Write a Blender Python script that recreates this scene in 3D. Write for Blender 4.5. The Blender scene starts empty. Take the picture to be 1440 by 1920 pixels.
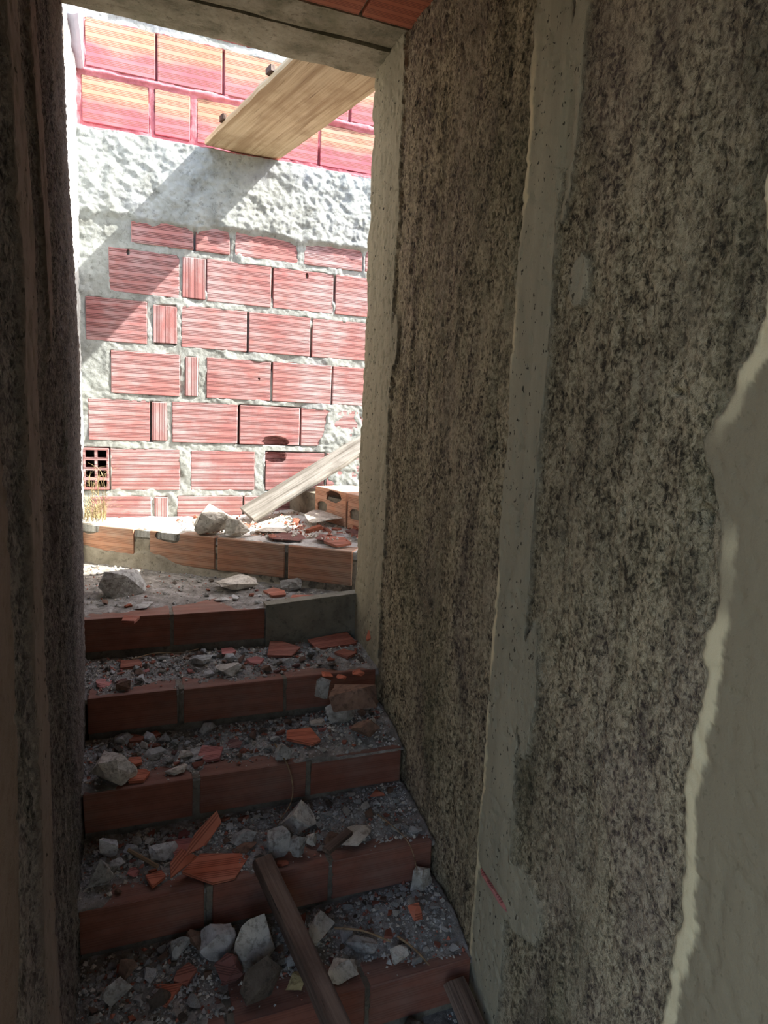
import bpy, bmesh, math, random
import numpy as np
from mathutils import Vector, Matrix, Euler, noise as mnoise

random.seed(7)
RNG = np.random.default_rng(11)
SC = bpy.context.scene
COL = SC.collection

# ------------------------------------------------------------------ camera
# the eye is the origin; +X runs along the steps, +Y up the flight, Z up
F_PX, PITCH, ROLL, YAW = 1240.0, math.radians(7.95), math.radians(2.5), math.radians(21.2)
def _world(v):
    c, s = math.cos(YAW), math.sin(YAW)
    return Vector((v[0]*c + v[1]*s, -v[0]*s + v[1]*c, v[2]))
_cp, _sp, _cr, _sr = math.cos(PITCH), math.sin(PITCH), math.cos(ROLL), math.sin(ROLL)
_f = _world((0, _cp, -_sp)); _u0 = _world((0, _sp, _cp)); _x0 = _world((1, 0, 0))
_x = _x0*_cr + _u0*_sr; _u = _u0*_cr - _x0*_sr
cam = bpy.data.objects.new('camera', bpy.data.cameras.new('camera'))
COL.objects.link(cam)
cam.matrix_world = Matrix(((_x.x, _u.x, -_f.x, 0), (_x.y, _u.y, -_f.y, 0), (_x.z, _u.z, -_f.z, 0), (0, 0, 0, 1)))
cam.data.sensor_fit = 'HORIZONTAL'; cam.data.sensor_width = 36
cam.data.lens = 36*F_PX/1440; cam.data.clip_start = .02
SC.camera = cam

# ------------------------------------------------------------------ light
SUN_TRAVEL = Vector((-3.0, 1.0, -3.25))
sun = bpy.data.objects.new('sun', bpy.data.lights.new('sun', 'SUN'))
COL.objects.link(sun)
sun.rotation_euler = SUN_TRAVEL.to_track_quat('-Z', 'Y').to_euler()
sun.data.energy = 12.0; sun.data.angle = math.radians(.55); sun.data.color = (1, .97, .91)
w = bpy.data.worlds.new('sky'); SC.world = w; w.use_nodes = True
_n = w.node_tree.nodes; _l = w.node_tree.links
_bg = _n['Background']; _sky = _n.new('ShaderNodeTexSky')
_sky.sky_type = 'NISHITA'; _sky.sun_disc = False
_sky.sun_elevation = math.radians(46); _sky.sun_rotation = math.radians(108)
_sky.air_density = 1.0; _sky.dust_density = 2.2; _sky.ozone_density = 1.0
_l.new(_sky.outputs[0], _bg.inputs[0]); _bg.inputs[1].default_value = .48
SC.view_settings.view_transform = 'Standard'; SC.view_settings.look = 'None'
SC.view_settings.gamma = 1; SC.view_settings.use_curve_mapping = False
SC.view_settings.exposure = .80
SC.cycles.max_bounces = 10; SC.cycles.diffuse_bounces = 6

# ------------------------------------------------------------------ helpers
def tag(o, label=None, cat=None, group=None, kind=None):
    if label: o['label'] = label
    if cat: o['category'] = cat
    if group: o['group'] = group
    if kind: o['kind'] = kind
    return o
def link(o, parent=None):
    COL.objects.link(o)
    if parent is not None: o.parent = parent
    return o
def mesh_obj(name, me, mat=None, parent=None, loc=None, rot=None):
    o = bpy.data.objects.new(name, me)
    if mat is not None and not me.materials: me.materials.append(mat)
    if loc is not None: o.location = loc
    if rot is not None: o.rotation_euler = rot
    return link(o, parent)
def empty(name, loc=(0, 0, 0)):
    o = bpy.data.objects.new(name, None); o.location = loc; o.empty_display_size = .1
    return link(o)
def bm_mesh(bm, name, smooth=False):
    me = bpy.data.meshes.new(name)
    bmesh.ops.recalc_face_normals(bm, faces=bm.faces)
    bm.to_mesh(me); bm.free()
    if smooth: me.polygons.foreach_set('use_smooth', [True]*len(me.polygons))
    return me
def srgb(r, g, b):
    f = lambda c: (c/255/12.92) if c/255 <= .04045 else ((c/255+.055)/1.055)**2.4
    return (f(r), f(g), f(b), 1)

# lattice noise on numpy arrays
_TAB = RNG.random((512, 512)).astype(np.float32)
def vn(u, v, seed=0):
    u = u + seed*17.31; v = v + seed*9.77
    iu = np.floor(u).astype(int); iv = np.floor(v).astype(int)
    fu = u-iu; fv = v-iv
    fu = fu*fu*(3-2*fu); fv = fv*fv*(3-2*fv)
    t = lambda a, b: _TAB[(a+seed*37) % 512, (b+seed*91) % 512]
    return (t(iu, iv)*(1-fu)*(1-fv)+t(iu+1, iv)*fu*(1-fv)+t(iu, iv+1)*(1-fu)*fv+t(iu+1, iv+1)*fu*fv)*2-1
def fbm(u, v, seed=0, octs=4, gain=.5):
    s = 0; a = 1; n = 0
    for k in range(octs):
        s = s+a*vn(u*2**k, v*2**k, seed+k); n += a; a *= gain
    return s/n
def sstep(a, b, x):
    t = np.clip((x-a)/(b-a), 0, 1); return t*t*(3-2*t)

def grid_solid(name, P, back, mask=None, smooth=True):
    """P: (n,m,3) surface points, back: vector from the surface to its back; a closed solid with a displaced front"""
    n, m, _ = P.shape
    rim = np.concatenate([[i*m for i in range(n)], [(n-1)*m+j for j in range(1, m)],
                          [i*m+m-1 for i in range(n-2, -1, -1)], [j for j in range(m-2, 0, -1)]]).astype(int)
    V = P.reshape(-1, 3)
    ext = V[rim] + np.array(back)
    # the back of the rim is flattened along the thickness direction
    ax = int(np.argmax(np.abs(back))); ext[:, ax] = back[ax] + float(np.median(V[:, ax]))
    verts = np.concatenate([V, ext]); nb = len(rim); base = len(V)
    i, j = np.meshgrid(np.arange(n-1), np.arange(m-1), indexing='ij')
    a = (i*m+j).ravel()
    q = np.stack([a, a+1, a+m+1, a+m], 1)
    k = np.arange(nb); k2 = (k+1) % nb
    side = np.stack([rim[k2], rim[k], base+k, base+k2], 1)
    loops = np.concatenate([q.ravel(), side.ravel(), base+np.arange(nb)[::-1]])
    nq = len(q)+nb
    me = bpy.data.meshes.new(name)
    me.vertices.add(len(verts)); me.vertices.foreach_set('co', verts.astype(np.float32).ravel())
    me.loops.add(len(loops)); me.loops.foreach_set('vertex_index', loops.astype(np.int32))
    me.polygons.add(nq+1)
    me.polygons.foreach_set('loop_start', np.concatenate([np.arange(nq)*4, [nq*4]]).astype(np.int32))
    sm = np.zeros(nq+1, dtype=bool); sm[:len(q)] = smooth
    me.polygons.foreach_set('use_smooth', sm)
    if mask is not None:
        at = me.attributes.new('mask', 'FLOAT', 'POINT')
        at.data.foreach_set('value', np.concatenate([mask.ravel(), mask.reshape(-1)[rim]]).astype(np.float32))
    me.update(calc_edges=True); me.validate()
    bm = bmesh.new(); bm.from_mesh(me); bmesh.ops.recalc_face_normals(bm, faces=bm.faces); bm.to_mesh(me); bm.free()
    return me

# ------------------------------------------------------------------ materials
class NT:
    def __init__(s, name, rough=.9):
        s.m = bpy.data.materials.new(name); s.m.use_nodes = True
        s.n = s.m.node_tree.nodes; s.l = s.m.node_tree.links
        s.b = s.n['Principled BSDF']; s.b.inputs['Roughness'].default_value = rough
        s.b.inputs['Specular IOR Level'].default_value = .25
        s.tc = s.n.new('ShaderNodeTexCoord')
    def coord(s, scale=(1, 1, 1), which='Object', rot=(0, 0, 0)):
        mp = s.n.new('ShaderNodeMapping'); mp.inputs['Scale'].default_value = scale; mp.inputs['Rotation'].default_value = rot
        s.l.new(s.tc.outputs[which], mp.inputs[0]); return mp.outputs[0]
    def shifted(s, co, amount=20):
        """pushes the pattern to a place of its own on every copy"""
        oi = s.n.new('ShaderNodeObjectInfo'); v = s.n.new('ShaderNodeVectorMath'); v.operation = 'MULTIPLY_ADD'
        v.inputs[1].default_value = (amount,)*3
        s.l.new(oi.outputs['Random'], v.inputs[0]); s.l.new(co, v.inputs[2]); return v.outputs[0]
    def noise(s, co, scale, detail=6, rough=.6, dist=0):
        t = s.n.new('ShaderNodeTexNoise'); t.inputs['Scale'].default_value = scale; t.inputs['Detail'].default_value = detail
        t.inputs['Roughness'].default_value = rough; t.inputs['Distortion'].default_value = dist
        s.l.new(co, t.inputs['Vector']); return t.outputs['Fac']
    def voro(s, co, scale):
        t = s.n.new('ShaderNodeTexVoronoi'); t.inputs['Scale'].default_value = scale
        s.l.new(co, t.inputs['Vector']); return t.outputs['Distance']
    def ramp(s, fac, pts):
        r = s.n.new('ShaderNodeValToRGB'); e = r.color_ramp.elements
        while len(e) < len(pts): e.new(.5)
        for k, (p, c) in enumerate(pts):
            e[k].position = p; e[k].color = c if len(c) == 4 else (*c, 1)
        s.l.new(fac, r.inputs[0]); return r.outputs[0]
    def math(s, op, a, b=None, c=None):
        m = s.n.new('ShaderNodeMath'); m.operation = op
        for k, x in enumerate((a, b, c)):
            if x is None: continue
            if isinstance(x, (int, float)): m.inputs[k].default_value = x
            else: s.l.new(x, m.inputs[k])
        return m.outputs[0]
    def mix(s, fac, a, b, mode='MIX'):
        m = s.n.new('ShaderNodeMix'); m.data_type = 'RGBA'; m.blend_type = mode
        for k, x in ((0, fac), (6, a), (7, b)):
            if isinstance(x, (int, float)): m.inputs[k].default_value = x
            elif isinstance(x, tuple): m.inputs[k].default_value = x
            else: s.l.new(x, m.inputs[k])
        return m.outputs[2]
    def attr(s, name):
        a = s.n.new('ShaderNodeAttribute'); a.attribute_name = name; return a.outputs['Fac']
    def sep(s, co):
        x = s.n.new('ShaderNodeSeparateXYZ'); s.l.new(co, x.inputs[0]); return x.outputs
    def bump(s, h, dist, strength=1.0, prev=None):
        b = s.n.new('ShaderNodeBump'); b.inputs['Distance'].default_value = dist; b.inputs['Strength'].default_value = strength
        s.l.new(h, b.inputs['Height'])
        if prev is not None: s.l.new(prev, b.inputs['Normal'])
        return b.outputs[0]
    def done(s, color, normal=None):
        s.l.new(color, s.b.inputs['Base Color'])
        if normal is not None: s.l.new(normal, s.b.inputs['Normal'])
        return s.m

def wall_material(name, base, light, dark, strip, cream):
    """weathered throw-on mortar (mask 0), trowelled guide strips (mask 1, also carries painted skylight on the left wall) and their cream edges brightened with painted light (mask 2)"""
    t = NT(name, .95); raw = t.coord()
    patch = t.noise(t.coord((1, 1, .45)), 3.5, 5, .65, .3)
    grain = t.noise(t.coord((1, 1, .78)), 105, 4, .65, .5); fine = t.noise(raw, 260, 3, .75); mid = t.noise(t.coord((1, 1, .5)), 22, 5, .7, .4)
    g = t.math('ADD', t.math('MULTIPLY', grain, .62), t.math('MULTIPLY', mid, .38))
    c = t.ramp(g, [(.40, dark), (.475, base), (.57, light)])
    flake = t.noise(t.coord((1, 1, .30)), 8, 5, .6, .6)
    c = t.mix(t.ramp(flake, [(.54, (0,)*3), (.66, (.55,)*3)]), c, light)
    c = t.mix(t.ramp(flake, [(.34, (.45,)*3), (.45, (0,)*3)]), c, dark)
    c = t.mix(t.ramp(patch, [(.36, (.62,)*3), (.56, (0,)*3)]), c, t.mix(.6, c, dark))
    hue = t.noise(t.coord((1, 1, .4)), 3.1, 3, .6)
    c = t.mix(t.ramp(hue, [(.46, (0,)*3), (.62, (.38,)*3)]), c, t.mix(.5, c, srgb(150, 122, 122)))
    hue2 = t.noise(t.coord((1, 1, .35)), 2.3, 4, .6)
    c = t.mix(t.ramp(hue2, [(.52, (0,)*3), (.70, (.4,)*3)]), c, srgb(96, 98, 66))
    m = t.attr('mask')
    m1 = t.math('MINIMUM', m, 1.0); m2 = t.math('MAXIMUM', t.math('SUBTRACT', m, 1.0), 0.0)
    pit = t.ramp(t.noise(t.coord((1, 1, .6)), 60, 4, .8, .4), [(.34, (1,)*3), (.44, (0,)*3)])
    c = t.mix(t.math('MULTIPLY', pit, .7), c, srgb(40, 35, 27))
    s = t.mix(t.ramp(t.noise(t.coord((1, 1, .08)), 30, 5, .65), [(.3, (0,)*3), (.72, (1,)*3)]), strip, tuple(x*.80 for x in strip[:3])+(1,))
    s = t.mix(t.ramp(t.noise(t.coord((1, 1, .3)), 4, 4, .6), [(.48, (0,)*3), (.66, (.55,)*3)]), s, tuple(x*.55 for x in strip[:3])+(1,))
    speck = t.ramp(t.noise(t.coord((1, 1, .7)), 95, 2, .6), [(.31, (.9,)*3), (.35, (0,)*3)])
    s = t.mix(speck, s, srgb(52, 46, 36))
    yy = t.sep(raw)[1]
    near_brown = t.math('MULTIPLY', t.math('LESS_THAN', yy, .80), .85)  # the strip nearest the camera is darker and browner
    s = t.mix(near_brown, s, tuple(x*f for x, f in zip(strip[:3], (.60, .54, .48)))+(1,))
    s = t.mix(m2, s, cream)  # light from the opening painted onto the strip edges that face it
    c = t.mix(m1, c, s)
    h = t.math('ADD', t.math('MULTIPLY', g, 1.0), t.math('MULTIPLY', fine, .45))
    n1 = t.bump(t.math('MULTIPLY', h, t.math('SUBTRACT', 1.16, m1)), .016, .85)
    n2 = t.bump(t.math('MULTIPLY', pit, t.math('SUBTRACT', 1.0, m1)), -.004, .8, n1)
    return t.done(c, n2)

def mortar_material(name, a, b, c3, stain=None, scale=1.0, pink=False, relief=.006):
    t = NT(name, .95); co = t.coord((scale,)*3)
    m1 = t.noise(co, 9, 7, .7, .3); f = t.noise(co, 140, 3, .8); v = t.noise(co, 45, 4, .75)
    c = t.ramp(m1, [(.3, a), (.5, b), (.72, c3)])
    c = t.mix(t.ramp(v, [(.33, (.55,)*3), (.45, (0,)*3)]), c, tuple(x*.45 for x in a[:3])+(1,))
    if stain: c = t.mix(t.ramp(t.noise(co, 4, 5, .6), [(.55, (0,)*3), (.7, (.5,)*3)]), c, stain)
    if pink:
        z = t.sep(t.coord())[2]
        edge = t.math('ADD', z, t.math('MULTIPLY', t.math('SUBTRACT', m1, .5), .05))
        up = t.math('GREATER_THAN', edge, 1.163)
        low = t.math('LESS_THAN', edge, 1.62)
        p = t.ramp(m1, [(.3, srgb(138, 78, 84)), (.52, srgb(162, 98, 103)), (.8, srgb(180, 128, 129))])
        c = t.mix(t.math('MULTIPLY', up, low), c, p)
    h = t.math('ADD', t.math('MULTIPLY', v, .8), t.math('MULTIPLY', f, .4))
    return t.done(c, t.bump(h, relief, .8))

def brick_material(name, base, light, dusty, dust=.35, painted=False, gdark=.6, topdust=0):
    """hollow clay brick: fine grooves in bands along the local X axis, dusty patches"""
    t = NT(name, .85); raw = t.coord(); co = t.shifted(raw)
    s = t.sep(raw); nz = t.sep(t.tc.outputs['Normal'])
    top = t.math('GREATER_THAN', t.math('ABSOLUTE', nz[2]), .7)
    along = t.math('ADD', t.math('MULTIPLY', s[2], t.math('SUBTRACT', 1, top)), t.math('MULTIPLY', s[1], top))
    u = t.math('DIVIDE', t.math('ADD', along, 1.003), .0385)
    fr = t.math('FRACT', u)
    ln = t.math('ABSOLUTE', t.math('SUBTRACT', t.math('FRACT', t.math('MULTIPLY', fr, 6)), .5))
    groove = t.math('MULTIPLY', t.math('LESS_THAN', ln, .25), t.math('LESS_THAN', fr, .67))
    endf = t.math('GREATER_THAN', t.math('ABSOLUTE', nz[0]), .7)
    groove = t.math('MULTIPLY', groove, t.math('SUBTRACT', 1, endf))
    n1 = t.noise(co, 14, 6, .65, .2); n2 = t.noise(t.shifted(t.coord((.35, 1, 1.6))), 30, 5, .7); n3 = t.noise(co, 5, 4, .6)
    c = t.mix(t.ramp(n1, [(.3, (0,)*3), (.7, (1,)*3)]), base, light)
    oi = t.n.new('ShaderNodeObjectInfo')
    c = t.mix(t.math('MULTIPLY', oi.outputs['Random'], .35), c, tuple(x*.72 for x in base[:3])+(1,))
    if painted:
        # rose paint lies over the lower and upper part of each course, bare clay shows between
        band = t.math('ADD', s[2], t.math('MULTIPLY', t.math('SUBTRACT', n3, .5), .12))
        c = t.mix(t.ramp(t.math('ADD', t.math('MULTIPLY', band, 6), .5), [(.35, (1,)*3), (.62, (0,)*3)]), c, srgb(158, 88, 95))
    d = t.ramp(t.math('ADD', t.math('MULTIPLY', n3, .6), t.math('MULTIPLY', n2, .4)), [(.44, (0,)*3), (.66, (1,)*3)])
    c = t.mix(t.math('MULTIPLY', d, dust), c, dusty)
    if topdust: c = t.mix(t.math('MULTIPLY', top, t.math('ADD', t.math('MULTIPLY', n2, .8), topdust-.4)), c, dusty)
    c = t.mix(t.math('MULTIPLY', groove, gdark), c, tuple(x*.30 for x in base[:3])+(1,))
    hb = t.math('SUBTRACT', t.math('MULTIPLY', n1, .25), groove)
    n = t.bump(hb, .0022, .9)
    n = t.bump(t.noise(co, 160, 3, .7), .0015, .5, n)
    return t.done(c, n)

def stone_material(name, a, b, dirt):
    t = NT(name, .95); co = t.shifted(t.coord())
    c = t.ramp(t.noise(co, 22, 6, .7), [(.32, a), (.62, b)])
    c = t.mix(t.ramp(t.noise(co, 60, 4, .7), [(.36, (.7,)*3), (.5, (0,)*3)]), c, dirt)
    c = t.mix(t.ramp(t.noise(co, 9, 3, .6), [(.5, (0,)*3), (.7, (.5,)*3)]), c, dirt)
    return t.done(c, t.bump(t.noise(co, 110, 5, .8), .005, .8))

def wood_material(name, a, b, dark, knots=True):
    t = NT(name, .8); raw = t.shifted(t.coord()); 
    co = t.n.new('ShaderNodeMapping'); co.inputs['Scale'].default_value = (.45, 16, 16); t.l.new(raw, co.inputs[0]); co = co.outputs[0]
    g = t.noise(co, 4.5, 7, .7, .5)
    c = t.ramp(g, [(.32, dark), (.47, a), (.66, b)])
    c = t.mix(t.ramp(t.noise(raw, 6, 5, .6), [(.5, (0,)*3), (.68, (.5,)*3)]), c, dark)
    band = t.n.new('ShaderNodeMapping'); band.inputs['Scale'].default_value = (.35, 5, 5); t.l.new(raw, band.inputs[0])
    c = t.mix(t.ramp(t.noise(band.outputs[0], 3.2, 4, .6), [(.50, (0,)*3), (.66, (.7,)*3)]), c, dark)
    cr = t.ramp(t.noise(co, 9, 3, .6), [(.28, (1,)*3), (.33, (0,)*3)])
    c = t.mix(t.math('MULTIPLY', cr, .8), c, tuple(x*.3 for x in dark[:3])+(1,))
    n = t.bump(g, .004, .7); n = t.bump(cr, -.003, .7, n)
    return t.done(c, n)

M = {}
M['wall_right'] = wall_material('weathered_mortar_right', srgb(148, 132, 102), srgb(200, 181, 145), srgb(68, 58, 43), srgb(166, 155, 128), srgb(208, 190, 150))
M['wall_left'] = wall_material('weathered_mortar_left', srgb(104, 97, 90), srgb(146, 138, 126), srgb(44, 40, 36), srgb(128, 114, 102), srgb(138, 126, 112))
M['mortar_back'] = mortar_material('pale_mortar', srgb(118, 119, 112), srgb(148, 151, 146), srgb(166, 169, 164), srgb(116, 118, 128), pink=True, relief=.0028)
M['mortar_pale'] = mortar_material('beige_mortar', srgb(112, 104, 88), srgb(150, 140, 122), srgb(172, 162, 144))
M['mortar_side'] = mortar_material('pale_side_mortar', srgb(140, 141, 136), srgb(172, 175, 172), srgb(192, 195, 192), srgb(140, 142, 150))
M['crust'] = mortar_material('pale_crust', srgb(150, 145, 136), srgb(196, 192, 182), srgb(214, 211, 203))
M['mortar'] = mortar_material('joint_mortar', srgb(72, 67, 58), srgb(106, 99, 86), srgb(134, 126, 112))
M['concrete'] = mortar_material('grey_green_concrete', srgb(108, 104, 84), srgb(146, 140, 118), srgb(170, 164, 142), srgb(96, 98, 66))
M['cement'] = mortar_material('smooth_cement', srgb(84, 80, 68), srgb(118, 113, 98), srgb(136, 130, 114), scale=.7, relief=.003)
M['dirt'] = mortar_material('grey_dust', srgb(88, 82, 74), srgb(134, 128, 119), srgb(182, 177, 169), scale=2.2)
M['ground'] = mortar_material('bare_ground', srgb(110, 100, 85), srgb(140, 128, 110), srgb(160, 150, 130))
M['brick_back'] = brick_material('clay_brick_pale', srgb(160, 104, 102), srgb(178, 126, 120), srgb(188, 172, 172), .75, gdark=.88)
M['brick_paint'] = brick_material('clay_brick_painted', srgb(170, 122, 98), srgb(182, 138, 112), srgb(182, 142, 138), .35, painted=True, gdark=.7)
M['brick_step'] = brick_material('clay_brick_red', srgb(120, 74, 58), srgb(144, 92, 73), srgb(132, 112, 100), .5, gdark=.22, topdust=.35)
M['brick_winder'] = brick_material('clay_brick_orange', srgb(176, 122, 94), srgb(194, 144, 114), srgb(170, 156, 138), .6, gdark=.45, topdust=.5)
M['brick_ceiling'] = brick_material('clay_tile_orange', srgb(160, 90, 62), srgb(180, 108, 78), srgb(150, 120, 96), .3)
M['orange'] = brick_material('shard_orange', srgb(158, 92, 72), srgb(178, 112, 90), srgb(150, 130, 116), .4)
M['bright'] = brick_material('shard_bright', srgb(184, 100, 72), srgb(200, 122, 92), srgb(176, 138, 118), .3)
M['pink'] = brick_material('shard_pink', srgb(176, 104, 94), srgb(190, 124, 112), srgb(158, 138, 132), .4)
M['maroon'] = brick_material('shard_maroon', srgb(124, 80, 72), srgb(142, 98, 88), srgb(128, 112, 104), .5)
M['pale'] = stone_material('pale_stone', srgb(182, 174, 158), srgb(216, 208, 192), srgb(126, 114, 98))
M['white'] = stone_material('whitish_stone', srgb(192, 190, 184), srgb(224, 222, 215), srgb(136, 128, 118))
M['grey'] = stone_material('grey_stone', srgb(152, 149, 142), srgb(188, 185, 176), srgb(98, 90, 80))
M['dark'] = stone_material('dark_stone', srgb(84, 74, 64), srgb(110, 98, 84), srgb(56, 48, 40))
M['brown'] = stone_material('brown_stone', srgb(120, 92, 76), srgb(146, 116, 96), srgb(84, 66, 54))
M['yellow'] = stone_material('yellowish_stone', srgb(158, 138, 96), srgb(182, 164, 122), srgb(104, 88, 60))
M['plank'] = wood_material('bare_plank', srgb(196, 176, 142), srgb(212, 194, 162), srgb(150, 124, 92))
M['plank_grey'] = wood_material('grey_plank', srgb(124, 120, 112), srgb(150, 146, 138), srgb(78, 72, 64))
M['plank_dark'] = wood_material('dark_board', srgb(112, 92, 78), srgb(138, 116, 100), srgb(62, 48, 40))
M['twig'] = wood_material('dry_twig', srgb(150, 124, 92), srgb(176, 150, 116), srgb(98, 76, 54))
M['straw'] = wood_material('straw', srgb(150, 134, 96), srgb(176, 160, 122), srgb(104, 88, 60))
_b = NT('blue_plastic', .4); _b.b.inputs['Base Color'].default_value = srgb(50, 130, 190); M['blue'] = _b.m
_b = NT('pale_column', .9); M['column'] = _b.done(_b.ramp(_b.noise(_b.coord(), 8, 5, .6), [(.3, srgb(168, 170, 186)), (.7, srgb(190, 192, 206))]))
_b = NT('dark_nail', .6); _b.b.inputs['Base Color'].default_value = srgb(70, 50, 38); M['cleat'] = _b.m

# ------------------------------------------------------------------ shape builders
def box_mesh(name, sx, sy, sz, bevel=.0, wobble=0):
    bm = bmesh.new(); bmesh.ops.create_cube(bm, size=1)
    bmesh.ops.scale(bm, vec=(sx, sy, sz), verts=bm.verts)
    if bevel: bmesh.ops.bevel(bm, geom=bm.edges[:], offset=bevel, segments=1, affect='EDGES')
    if wobble:
        for v in bm.verts: v.co += Vector([random.uniform(-wobble, wobble) for _ in range(3)])
    return bm_mesh(bm, name)
def lump_cutter(rx, ry, rz, seed, sub=3, rough=.25):
    bm = bmesh.new(); bmesh.ops.create_icosphere(bm, subdivisions=sub, radius=1)
    for v in bm.verts:
        k = 1+rough*mnoise.noise(v.co*2.1+Vector((seed*3.7, 0, seed)))
        v.co = Vector((v.co.x*rx*k, v.co.y*ry*k, v.co.z*rz*k))
    return bm_mesh(bm, 'cutter')
def carve(me, cutters):
    """the mesh minus lumps at places given in its own space"""
    o = bpy.data.objects.new('carve', me); COL.objects.link(o); cs = []
    for cm, loc in cutters:
        c = bpy.data.objects.new('carve_lump', cm); c.location = loc; COL.objects.link(c); cs.append(c)
        m = o.modifiers.new('b', 'BOOLEAN'); m.operation = 'DIFFERENCE'; m.object = c; m.solver = 'EXACT'
    dg = bpy.context.evaluated_depsgraph_get()
    out = bpy.data.meshes.new_from_object(o.evaluated_get(dg))
    for x in [o]+cs: bpy.data.objects.remove(x)
    return out
_box_cache = {}
def brick(parent, x, y, z, sx, sy, sz, mat, rot=0, tilt=0, cut=None, name='brick', roty=0):
    """centre x,y,z; rot about Z, roty 90 deg stands it on end so that its grooves run upright"""
    key = (round(sx, 3), round(sy, 3), round(sz, 3), mat, random.randrange(3))
    if cut:
        me = carve(box_mesh('brick', sx, sy, sz, .0025, .0008), cut); me.materials.clear(); me.materials.append(M[mat])
    elif key in _box_cache: me = _box_cache[key]
    else:
        me = box_mesh('brick', sx, sy, sz, .0025, .0012); me.materials.append(M[mat]); _box_cache[key] = me
    return mesh_obj(name, me, None, parent, (x, y, z), (tilt, roty, rot))

def rock_mesh(w, d, h, seed, n=15, detail=1, rough=.05):
    """an angular broken lump: hull of random points, edges softened and roughened; base at z = 0"""
    r = random.Random(seed); bm = bmesh.new()
    for k in range(n):
        v = Vector((r.gauss(0, 1), r.gauss(0, 1), r.gauss(0, 1))).normalized()*r.uniform(.82, 1.1)
        bm.verts.new(v)
    bmesh.ops.convex_hull(bm, input=bm.verts)
    bmesh.ops.delete(bm, geom=[v for v in bm.verts if not v.link_faces], context='VERTS')
    bmesh.ops.triangulate(bm, faces=bm.faces)
    for k in range(detail):
        bmesh.ops.subdivide_edges(bm, edges=bm.edges[:], cuts=1, use_grid_fill=True)
        bmesh.ops.triangulate(bm, faces=bm.faces)
        for v in bm.verts:
            v.co *= 1+rough*mnoise.noise(v.co*(2.2*(k+1))+Vector((seed, seed*.7, 0)))*1.6
    lo = [min(v.co[i] for v in bm.verts) for i in range(3)]; hi = [max(v.co[i] for v in bm.verts) for i in range(3)]
    for v in bm.verts:
        v.co = Vector(((v.co.x-(lo[0]+hi[0])/2)/(hi[0]-lo[0])*w, (v.co.y-(lo[1]+hi[1])/2)/(hi[1]-lo[1])*d, (v.co.z-lo[2])/(hi[2]-lo[2])*h))
    return bm_mesh(bm, 'rock')
def shard_mesh(w, d, t, seed):
    """flat broken piece of brick wall: irregular polygon w by d, thickness t, base at z = 0"""
    r = random.Random(seed); bm = bmesh.new(); n = r.choice((4, 4, 5, 5)); r0 = r.uniform(0, 6)
    pts = []
    for k in range(n):
        a = math.tau*(k+r.uniform(-.34, .34))/n + r0; rr = r.uniform(.75, 1.2)
        pts.append([math.cos(a)*rr, math.sin(a)*rr])
    p = np.array(pts); p = (p-(p.max(0)+p.min(0))/2)/(p.max(0)-p.min(0))*[w, d]
    lo = [bm.verts.new((x*.97, y*.97, 0)) for x, y in p]; up = [bm.verts.new((x, y, t)) for x, y in p]
    bm.faces.new(lo[::-1]); bm.faces.new(up)
    for k in range(n): bm.faces.new((lo[k], lo[(k+1) % n], up[(k+1) % n], up[k]))
    bmesh.ops.recalc_face_normals(bm, faces=bm.faces)
    bmesh.ops.bevel(bm, geom=bm.edges[:], offset=min(t, w)*.1, segments=1, affect='EDGES')
    return bm_mesh(bm, 'shard')
def tube_mesh(pts, radii, sides=6):
    bm = bmesh.new(); rings = []
    for i, p in enumerate(pts):
        p = Vector(p); a = Vector(pts[max(i-1, 0)]); b = Vector(pts[min(i+1, len(pts)-1)])
        t = (b-a).normalized(); u = t.orthogonal().normalized(); v = t.cross(u)
        rings.append([bm.verts.new(p+(u*math.cos(k*math.tau/sides)+v*math.sin(k*math.tau/sides))*radii[i]) for k in range(sides)])
    for a, b in zip(rings, rings[1:]):
        for k in range(sides): bm.faces.new((a[k], a[(k+1) % sides], b[(k+1) % sides], b[k]))
    bm.faces.new(rings[0][::-1]); bm.faces.new(rings[-1])
    return bm_mesh(bm, 'twig', True)
def board_mesh(L, W, T, seed=0, ragged=.004, nseg=26):
    """a weathered board along local X from 0 to L, centred on Y, Z from 0 to T, with worn uneven edges"""
    bm = bmesh.new(); rows = []
    for i in range(nseg+1):
        x = L*i/nseg; e1 = ragged*mnoise.noise(Vector((x*9, seed, 0))); e2 = ragged*mnoise.noise(Vector((x*9, seed+7, 0)))
        cup = T*.08*mnoise.noise(Vector((x*3, seed, 5)))
        rr = []
        for (yy, zz) in ((-W/2+e1+.002, 0), (-W/2+e1, T*.5), (-W/2+e1+.003, T), (0, T+cup), (W/2+e2-.003, T), (W/2+e2, T*.5), (W/2+e2-.002, 0), (0, 0)):
            xx = x
            if i in (0, nseg): xx += ragged*mnoise.noise(Vector((yy*30, zz*40, seed+i)))
            rr.append(bm.verts.new((xx, yy, zz)))
        rows.append(rr)
    for a, b in zip(rows, rows[1:]):
        for k in range(8): bm.faces.new((a[k], a[(k+1) % 8], b[(k+1) % 8], b[k]))
    bm.faces.new(rows[0]); bm.faces.new(rows[-1][::-1])
    return bm_mesh(bm, 'board')
def frame_rot(along, up):
    a = Vector(along).normalized(); u = Vector(up); y = u.cross(a).normalized(); z = a.cross(y)
    return Matrix((a, y, z)).transposed().to_euler()

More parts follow.
